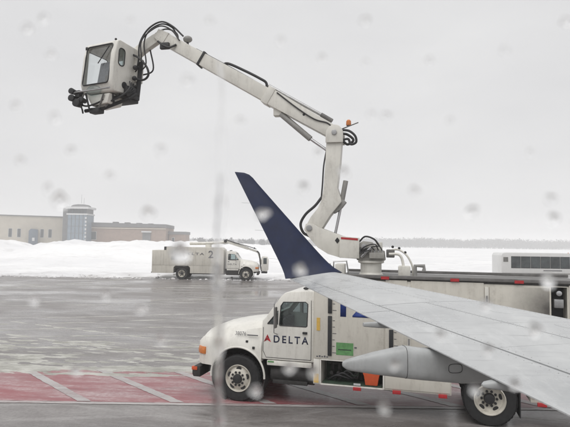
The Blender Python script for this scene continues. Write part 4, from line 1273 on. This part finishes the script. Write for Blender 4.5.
# flap track fairings: blunt-tailed canoes. stations: (metres ahead of trailing edge, top, bottom, half width), heights relative to the edge
def fairing(y, stations):
    t0 = te(y)
    dirv, side = Vector((0.99, 0.139, 0)), Vector((0.139, -0.99, 0))
    rings = []
    for d_, zt, zb, wd in stations:
        c_ = t0 + dirv * d_ + Vector((0, 0, 0.5 * (zt + zb)))
        hh = 0.5 * (zt - zb)
        ring = []
        for k in range(24):
            a = 2 * math.pi * k / 24
            ca_, sa_ = math.cos(a), math.sin(a)
            ring.append(c_ + side * (wd * math.copysign(abs(ca_) ** 0.55, ca_)) + Vector((0, 0, hh * math.copysign(abs(sa_) ** 0.7, sa_))) - WO)
        rings.append(ring)
    return MB().loft(rings).build('flap_fairing', 'fairing', WG, smooth=50), rings
fo, rg = fairing(4.10, [(-0.668, -0.122, -0.142, 0.008), (-0.663, -0.112, -0.150, 0.016), (-0.64, -0.098, -0.168, 0.028), (-0.60, -0.088, -0.180, 0.036), (-0.42, -0.045, -0.208, 0.060),
                        (-0.185, 0.0, -0.240, 0.078), (-0.175, 0.001, -0.242, 0.079), (-0.04, -0.018, -0.258, 0.083), (0.10, -0.022, -0.272, 0.083), (0.27, -0.02, -0.290, 0.083), (0.50, -0.02, -0.292, 0.076), (0.75, -0.02, -0.26, 0.06), (0.92, -0.03, -0.15, 0.02)])
ring = [Vector(a).lerp(Vector(b), 0.5) for a, b in zip(rg[5], rg[6])]
cen = sum(ring, Vector()) / len(ring)
ring = [cen + (p - cen) * 1.004 for p in ring]
MB().tube(ring + [ring[0]], 0.002, 5).build('fairing_seam', 'dark', fo)
t0 = te(4.10)
ov = []
for k in range(24):
    a = 2 * math.pi * k / 24
    ov.append(t0 + Vector((0.99, 0.139, 0)) * (0.20 + 0.055 * math.copysign(abs(math.cos(a)) ** 0.6, math.cos(a))) + Vector((0.139, -0.99, 0)) * 0.0835 + Vector((0, 0, -0.160 + 0.034 * math.copysign(abs(math.sin(a)) ** 0.6, math.sin(a)))) - WO)
MB().tube(ov + [ov[0]], 0.0022, 5).build('access_cover', 'dark', fo)
fairing(4.98, [(-0.13, -0.012, -0.045, 0.018), (-0.125, -0.010, -0.048, 0.020), (0.02, -0.002, -0.062, 0.024), (0.3, -0.01, -0.07, 0.024), (0.55, -0.02, -0.04, 0.01)])
fairing(3.32, [(-0.07, -0.035, -0.05, 0.010), (-0.05, -0.022, -0.06, 0.025), (0.06, -0.005, -0.075, 0.05), (0.3, -0.005, -0.11, 0.055), (0.6, -0.02, -0.09, 0.04), (0.8, -0.03, -0.05, 0.01)])

# ------------------------------------------------------------------ shuttle bus
BU = empty('shuttle_bus', (20.55, 50.5, 0.12))
tag(BU, 'white shuttle bus with a long dark window band standing on the snowy apron', 'bus')
L2 = MB().prism([(0.0, 0.42), (0.0, 2.45), (0.12, 2.66), (0.4, 2.72), (6.6, 2.72), (6.85, 2.6), (7.1, 2.35), (7.1, 0.42)], -1.15, 1.15).build('bus_body', 'buswhite', BU, bevel=0.04)
MB().prism([(7.1, 0.45), (7.1, 2.30), (7.35, 2.28), (7.95, 1.55), (9.0, 1.38), (9.15, 1.2), (9.15, 0.5)], -1.0, 1.0).build('bus_cab', 'buswhite', BU, bevel=0.05)
for k in range(6):
    x0 = 0.90 + k * 0.93
    f = MB().box(x0, x0 + 0.905, -1.165, -1.148, 1.26, 2.38).build('window', 'dark', BU, bevel=0.01)
    MB().box(x0 + 0.04, x0 + 0.865, -1.170, -1.166, 1.31, 2.33).build('pane', 'busglass', f)
f = MB().box(6.5, 7.02, -1.165, -1.148, 1.2, 2.25).build('window', 'dark', BU, bevel=0.01)
f = MB().prism([(7.18, 1.45), (7.18, 2.18), (7.34, 2.18), (7.80, 1.6), (7.80, 1.45)], -1.01, -0.995).build('window', 'busglass', BU)
MB().prism([(7.42, 2.25), (7.97, 1.58), (7.99, 1.60), (7.44, 2.27)], -0.9, 0.9).build('windscreen', 'busglass', BU)
MB().box(0.16, 0.62, -1.168, -1.15, 1.85, 2.30).build('vent_grille', 'grey', BU, bevel=0.01)
for k in range(5):
    MB().box(0.19, 0.59, -1.18, -1.168, 1.88 + k * 0.085, 1.92 + k * 0.085).build('grille_slat', 'rail', BU)
MB().box(3.95, 5.7, -1.160, -1.1505, 1.02, 1.10).build('lettering_band', 'greytext', BU)
MB().box(0.05, 7.08, -1.158, -1.15, 0.72, 0.82).build('trim_strip', 'grey', BU)
for x in (1.9, 8.1):
    for s in (-1, 1):
        t = MB().lathe([(0.2, -0.12), (0.36, -0.12), (0.4, -0.08), (0.4, 0.08), (0.36, 0.12), (0.2, 0.12)], (x, s * 0.98, 0.4), n=28).build('wheel', 'rubber', BU)
        MB().lathe([(0.0, -0.02), (0.23, -0.02), (0.23, 0.13), (0.18, 0.11), (0.0, 0.11)], (x, s * 0.98 + (0 if s > 0 else -0.11), 0.4), n=20).build('rim', 'rim', t)
MB().ell((6.4, -1.0, 2.74), 0.05, 0.05, 0.04).build('marker_light', 'amber', BU)
MB().tube([(7.6, -1.0, 1.75), (7.7, -1.3, 1.9), (7.7, -1.3, 1.6)], 0.02, 6).build('mirror_bracket', 'dark', BU)
MB().box(7.66, 7.74, -1.40, -1.22, 1.62, 2.0).build('mirror', 'dark', BU, bevel=0.02)

# ------------------------------------------------------------------ airport buildings in the haze
def facade(p0, p1):
    """frame along a facade: x along, y outwards to viewer, z up"""
    p0, p1 = Vector((*p0, 0)), Vector((*p1, 0))
    d = (p1 - p0).normalized()
    e = empty('x', p0, math.atan2(d.y, d.x))
    return e, (p1 - p0).length
def win(root, x, z, wd, hg, fr='lightgrey'):
    f = MB().box(x - wd / 2 - 0.12, x + wd / 2 + 0.12, -0.12, 0.2, z - 0.15, z + hg + 0.12).build('window', fr, root)
    MB().box(x - wd / 2, x + wd / 2, -0.16, -0.1, z, z + hg).build('pane', 'winglass', f)
    return f
A, LA = facade((-150, 211), (-94.5, 236))
A.name = 'terminal_hall'
tag(A, 'long cream flat roofed hall with narrow paired windows left of the tower', 'building')
MB().box(0, LA, 0, 30, -1, 13.7).build('wall', 'cream', A)
MB().box(-0.3, LA + 0.3, -0.4, 30.4, 13.7, 14.15).build('roof', 'roofgrey', A)
px2s = lambda px: (px / 68.0)
for x in (20.0, 26.0, 34.3, 37.7, 46.8, 50.0, 57.8):
    if x == 57.8:
        win(A, x, 7.6, 1.1, 1.9)
    else:
        win(A, x, 4.6, 1.25, 3.6)
e1 = MB().prism([(41.6, 1.0), (41.6, 7.4), (42.4, 8.3), (45.2, 8.0), (45.2, 1.0)], -3.0, 0.0).build('entrance_block', 'blueclad', A, bevel=0.1)
MB().box(43.0, 44.0, -3.1, -2.95, 3.0, 4.4).build('pane', 'lightgrey', e1)
for k in range(1, 9):
    MB().box(k * LA / 9 - 0.06, k * LA / 9 + 0.06, -0.05, 0.0, 0, 13.6).build('pilaster', 'cream', A)
MB().tube([(29.5, 3, 13.8), (29.5, 3, 20.5)], 0.05, 5).build('mast', 'roofgrey', A)

B = empty('control_tower', (-89.0, 226, 0))
tag(B, 'blue grey control tower with glazed top and shallow dome between two halls', 'building')
MB().box(-4.0, 4.4, -4, 4, -1, 15.0).build('wall', 'towergrey', B)
for k in range(6):
    MB().box(-3.9 + k * 1.65, -3.75 + k * 1.65, -4.12, -4.0, 0, 14.4).build('cladding_rib', 'roofgrey', B)
for z in (3.5, 6.5, 9.5, 12.5):
    MB().box(-4.0, 4.4, -4.1, -4.003, z, z + 0.12).build('floor_band', 'roofgrey', B)
MB().box(-4.3, 4.7, -4.3, 4.3, 14.4, 15.0).build('ledge', 'lightgrey', B)
for k in range(6):
    MB().box(-3.9 + k * 1.4, -2.75 + k * 1.4, -4.06, -3.8, 15.05, 17.0).build('pane', 'winglass', B)
MB().box(-3.8, 4.2, -3.7, 3.8, 15.0, 17.0).build('glazed_room', 'roofgrey', B)
MB().box(-4.7, 5.1, -4.7, 4.7, 17.0, 17.9).build('roof_band', 'lightgrey', B)
mb = MB()
mb.loft([[(0.2 + 4.2 * s_ * math.cos(a), 4.2 * s_ * math.sin(a), z) for a in [2 * math.pi * k / 20 for k in range(20)]] for s_, z in ((1.0, 17.9), (0.95, 18.4), (0.8, 18.8), (0.45, 19.1), (0.1, 19.2))])
mb.build('dome', 'roofgrey', B)
MB().tube([(0.3, 0, 19.6), (0.3, 0, 23.5)], 0.05, 6).build('mast', 'roofgrey', B)
MB().tube([(1.2, 0.5, 19.5), (1.2, 0.5, 22.0)], 0.05, 6).build('aerial', 'roofgrey', B)
MB().box(-7.6, -4.0, 0, 8, -1, 17.6).build('stair_block', 'roofgrey', B)
for k in range(8):
    MB().box(3.6, 4.3, -4.1, -4.0, 1.5 + k * 1.6, 2.3 + k * 1.6).build('slot_window', 'lightgrey', B)

Cb = empty('brick_hall', (-85.5, 228, 0), R(3))
tag(Cb, 'low tan brick hall with grey roof band beside the control tower', 'building')
MB().box(0, 33.0, 0, 22, -1, 9.6).build('wall', 'brick', Cb)
MB().prism([(0.0, 9.6), (0.0, 11.5), (33.2, 11.1), (33.2, 9.6)], -0.4, 22.4).build('roof', 'roofgrey', Cb)
MB().box(0, 33.0, -0.35, -0.003, 8.9, 9.3).build('light_band', 'cream', Cb)
d_ = MB().box(23.0, 26.5, -0.3, 0.2, 0, 7.4).build('loading_door', 'roofgrey', Cb)
MB().box(22.6, 26.9, -1.2, 0, 7.4, 8.0).build('canopy', 'lightgrey', Cb)
win(Cb, 1.8, 4.0, 2.2, 3.4)
for k in range(4):
    MB().box(9 + k * 5.2, 11 + k * 5.2, 3, 6, 11.0 - k * 0.17, 12.0 - k * 0.17).build('roof_unit', 'roofgrey', Cb)

D = empty('brick_shed', (-52.5, 236, 0))
tag(D, 'small brown shed with flat grey roof at the end of brick hall', 'building')
MB().box(0, 7.5, 0, 10, -1, 6.8).build('wall', 'brick', D)
MB().box(-0.3, 7.8, -0.3, 10.3, 6.8, 8.1).build('roof', 'roofgrey', D)
win(D, 2.0, 3.5, 1.0, 1.8)
# ------------------------------------------------------------------ far bare trees on the horizon (one mass)
mb = MB()
rnd = random.Random(3)
def far_tree(x, y, h):
    vs_, fs = [], []
    r_ = h * rnd.uniform(0.28, 0.42)
    vs_ += [(x - 0.2, y, 0), (x + 0.2, y, 0), (x, y, h * 0.7)]
    fs.append((0, 1, 2))
    for k in range(120):
        a, u_ = rnd.uniform(0, 6.283), rnd.uniform(-1, 1)
        q = rnd.random() ** 0.4
        rr = r_ * math.sqrt(1 - u_ * u_) * q
        c_ = Vector((x + rr * math.cos(a), y + rr * math.sin(a), h * 0.52 + u_ * h * 0.48 * q))
        s_ = rnd.uniform(0.5, 1.4)
        o = len(vs_)
        for j in range(3):
            vs_.append(c_ + Vector((rnd.uniform(-s_, s_), rnd.uniform(-s_, s_), rnd.uniform(-s_, s_) * 1.2)))
        fs.append((o, o + 1, o + 2))
    mb.add(vs_, fs)
for row in range(5):
    x = -330.0
    while x < 470:
        y = 690 + row * 22 + 30 * fbm(x * 0.01, row)
        hh = 12.5 + 3.5 * fbm(x * 0.018, 4.0) + 2.0 * fbm(x * 0.11, row * 3.0)
        far_tree(x, y, max(4, (hh + rnd.uniform(-1.2, 1.2)) * (0.62 + 0.38 * sstep(-20, 160, x))))
        x += rnd.uniform(2.4, 5.0)
tag(mb.build('far_treeline', 'wood', smooth=0), 'hazy line of bare trees along the horizon beyond the snow', 'treeline', kind='stuff')
mb = MB()
for k in range(34):
    far_tree(rnd.uniform(-70, 5), rnd.uniform(380, 470), rnd.uniform(4.5, 8.0))
tag(mb.build('scrub_wood', 'wood', smooth=0), 'faint bare scrub between the brick hall and the winglet', 'treeline', kind='stuff')

# ------------------------------------------------------------------ cabin window with rain
YW = 0.22
def clear_mat():
    m = bpy.data.materials.new('clear_pane')
    m.use_nodes = True
    t = m.node_tree
    t.nodes.clear()
    o = N(t, 'ShaderNodeOutputMaterial')
    tr = N(t, 'ShaderNodeBsdfTransparent')
    tr.inputs[0].default_value = (1, 1, 1, 1)
    t.links.new(tr.outputs[0], o.inputs['Surface'])
    return m
def water_mat():
    m = bpy.data.materials.new('rain_water')
    m.use_nodes = True
    t = m.node_tree
    t.nodes.clear()
    o = N(t, 'ShaderNodeOutputMaterial')
    g = N(t, 'ShaderNodeBsdfGlass')
    g.inputs['IOR'].default_value = 1.33
    g.inputs['Roughness'].default_value = 0.0
    t.links.new(g.outputs[0], o.inputs['Surface'])
    return m
M['pane'], M['water'] = clear_mat(), water_mat()
pts = [(x, z + CAM_H + 0.012) for x, z in rrect(-0.16, 0.16, -0.15, 0.15, 0.06, 6)]
tag(MB().prism(pts, YW - 0.006, YW).build('cabin_window', 'pane', smooth=0), 'clear aircraft cabin window pane spotted with rain', 'window')
def pane_pt(px, py):
    d = fwd * 520 + rt * (px - 285) + up * (213.5 - py)
    k = YW / d.y
    return Vector((d.x * k, YW, CAM_H + d.z * k))
def drop(px, py, sz, where, asp=1.0, flat=0.6):
    c_ = pane_pt(px, py)
    r_ = sz * 0.66 * YW / 520
    rings = []
    n = 18
    ph = rnd.uniform(0, 6)
    for i in range(7):
        th = math.pi / 2 * (1 - i / 6.0 * 0.97)
        rings.append([c_ + Vector((r_ * math.sin(th) * (1 + 0.22 * math.sin(2 * a + ph) + 0.10 * math.sin(5 * a + 2 * ph)) * math.cos(a), r_ * flat * math.cos(th) + 0.0002, r_ * asp * math.sin(th) * (1 + 0.18 * math.sin(3 * a + ph)) * math.sin(a))) for a in [2 * math.pi * k / n for k in range(n)]])
    o = MB().loft(rings).build('raindrop', 'water', smooth=80)
    return tag(o, 'blurred raindrop on the pane ' + where, 'raindrop', 'raindrops on the cabin window')
for d_ in (
        (43, 18, 7, 'nearest the top left corner of the sky'), (27, 28, 8, 'just below the top left corner drop'), (16, 106, 8, 'at the left edge level with the operator cabin'),
        (54, 118, 8, 'under the cabin spray nozzles'), (51, 54, 7, 'left of the operator cabin roof'), (187, 79, 8, 'between the cabin hoses and the rivulet'),
        (130, 20, 5, 'above the operator cabin roof'), (365, 20, 8, 'high in the sky near the top centre'), (386, 115, 7, 'right of the amber beacon, the larger of two'),
        (371, 114, 5, 'right of the amber beacon, the smaller of two'), (322, 58, 6, 'in the sky above the boom cylinder'), (366, 62, 5, 'in the sky above the amber beacon'),
        (472, 212, 10, 'above the far treeline, darkest in the sky'), (551, 199, 8, 'right edge of sky, upper of a pair'), (554, 219, 8, 'right edge of sky, lower of a pair'),
        (567, 21, 9, 'in the top right corner of the sky'), (263, 214, 10, 'over the middle of the navy winglet'), (344, 172, 9, 'over the upright lower boom'),
        (34, 300, 9, 'over the wet apron at the left edge'), (105, 295, 7, 'over the wet apron behind truck two'), (75, 371, 8, 'at the top end of a white hatch line'),
        (303, 187, 7, 'in the sky between winglet and lower boom'), (318, 152, 6, 'left of the boom elbow'), (548, 281, 11, 'over the tank roof rail beside the bus'),
        (486, 305, 8, 'over the wing edge under the tank panels'), (535, 330, 10, 'dark over the wing at the far right'), (440, 335, 7, 'over the wing near the trailing edge'),
        (488, 350, 8, 'over the wing above the rear wheel'), (384, 407, 9, 'over the apron below the flap fairing'), (60, 201, 12, 'large and dark beside the control tower dome'),
        (148, 213, 9, 'above the brick hall roof'), (180, 254, 16, 'largest, over the rear wheel of truck two'), (160, 340, 7, 'over the slush beyond the red zone'),
        (290, 368, 9, 'over the sill under the cab door'), (313, 372, 8, 'over the lower rear corner of the cab'), (255, 391, 10, 'over the front wheel rim of the near truck'),
        (300, 270, 10, 'at the foot of the navy winglet'), (476, 390, 8, 'over the rear wheel of the near truck'), (530, 153, 5, 'alone in the sky at the right'),
        (241, 120, 6, 'in the sky under the upper boom'), (20, 160, 6, 'in the sky high above the cream hall'), (47, 189, 7, 'just above the cream hall roof'),
        (430, 60, 5, 'in the open sky right of the boom, upper of two'), (450, 120, 6, 'in the open sky right of the boom, lower of two'), (505, 50, 6, 'in the sky below the top right corner'),
        (70, 150, 7, 'in the sky below the spray nozzles drop'), (160, 150, 7, 'in the sky left of the rivulet, mid height'), (110, 175, 6, 'in the sky right of the control tower mast'),
        (415, 190, 7, 'in the sky right of the lift cylinder'), (280, 40, 6, 'in the sky above the upper boom hose'), (210, 20, 6, 'above the boom lamp'),
        (395, 365, 8, 'over the nose half of the flap fairing'), (515, 385, 8, 'over the small inner fairing'), (140, 310, 8, 'over the apron left of the rivulet')):
    drop(d_[0], d_[1], d_[2], d_[3], rnd.uniform(0.75, 1.3), rnd.uniform(0.45, 0.8))
# rivulet running down the pane
rings = []
for k in range(60):
    py = 60 + 375 * k / 59
    c_ = pane_pt(218 + 4 * math.exp(-(k - 12) ** 2 / 120.0) + 1.0 * math.sin(k * 0.35), py)
    hw = (3.6 + 0.9 * math.sin(k * 0.6) + 0.6 * math.sin(k * 1.7)) * YW / 520 * (0.35 + 0.85 * sstep(0, 24, k))
    ht = hw * 0.5
    rings.append([c_ + Vector((hw * math.cos(a), 0.0002 + ht * math.sin(a), 0)) for a in [math.pi * j / 8 for j in range(9)]])
MB().loft(rings).build('x', 'water', smooth=80).name = 'rain_rivulet'
tag(bpy.data.objects['rain_rivulet'], 'long vertical water rivulet running down the cabin window pane', 'rivulet')

# ------------------------------------------------------------------ haze
hm = bpy.data.materials.new('haze_air')
hm.use_nodes = True
t = hm.node_tree
t.nodes.clear()
o = N(t, 'ShaderNodeOutputMaterial')
pv = N(t, 'ShaderNodeVolumePrincipled')
pv.inputs['Color'].default_value = (0.97, 0.97, 0.97, 1)
pv.inputs['Density'].default_value = 0.0015
t.links.new(pv.outputs[0], o.inputs['Volume'])
M['haze'] = hm
tag(MB().box(-2600, 2600, -320, 2600, -1.5, 30).build('haze', 'haze', smooth=0), 'thin even snow haze filling the air', 'haze', kind='stuff')
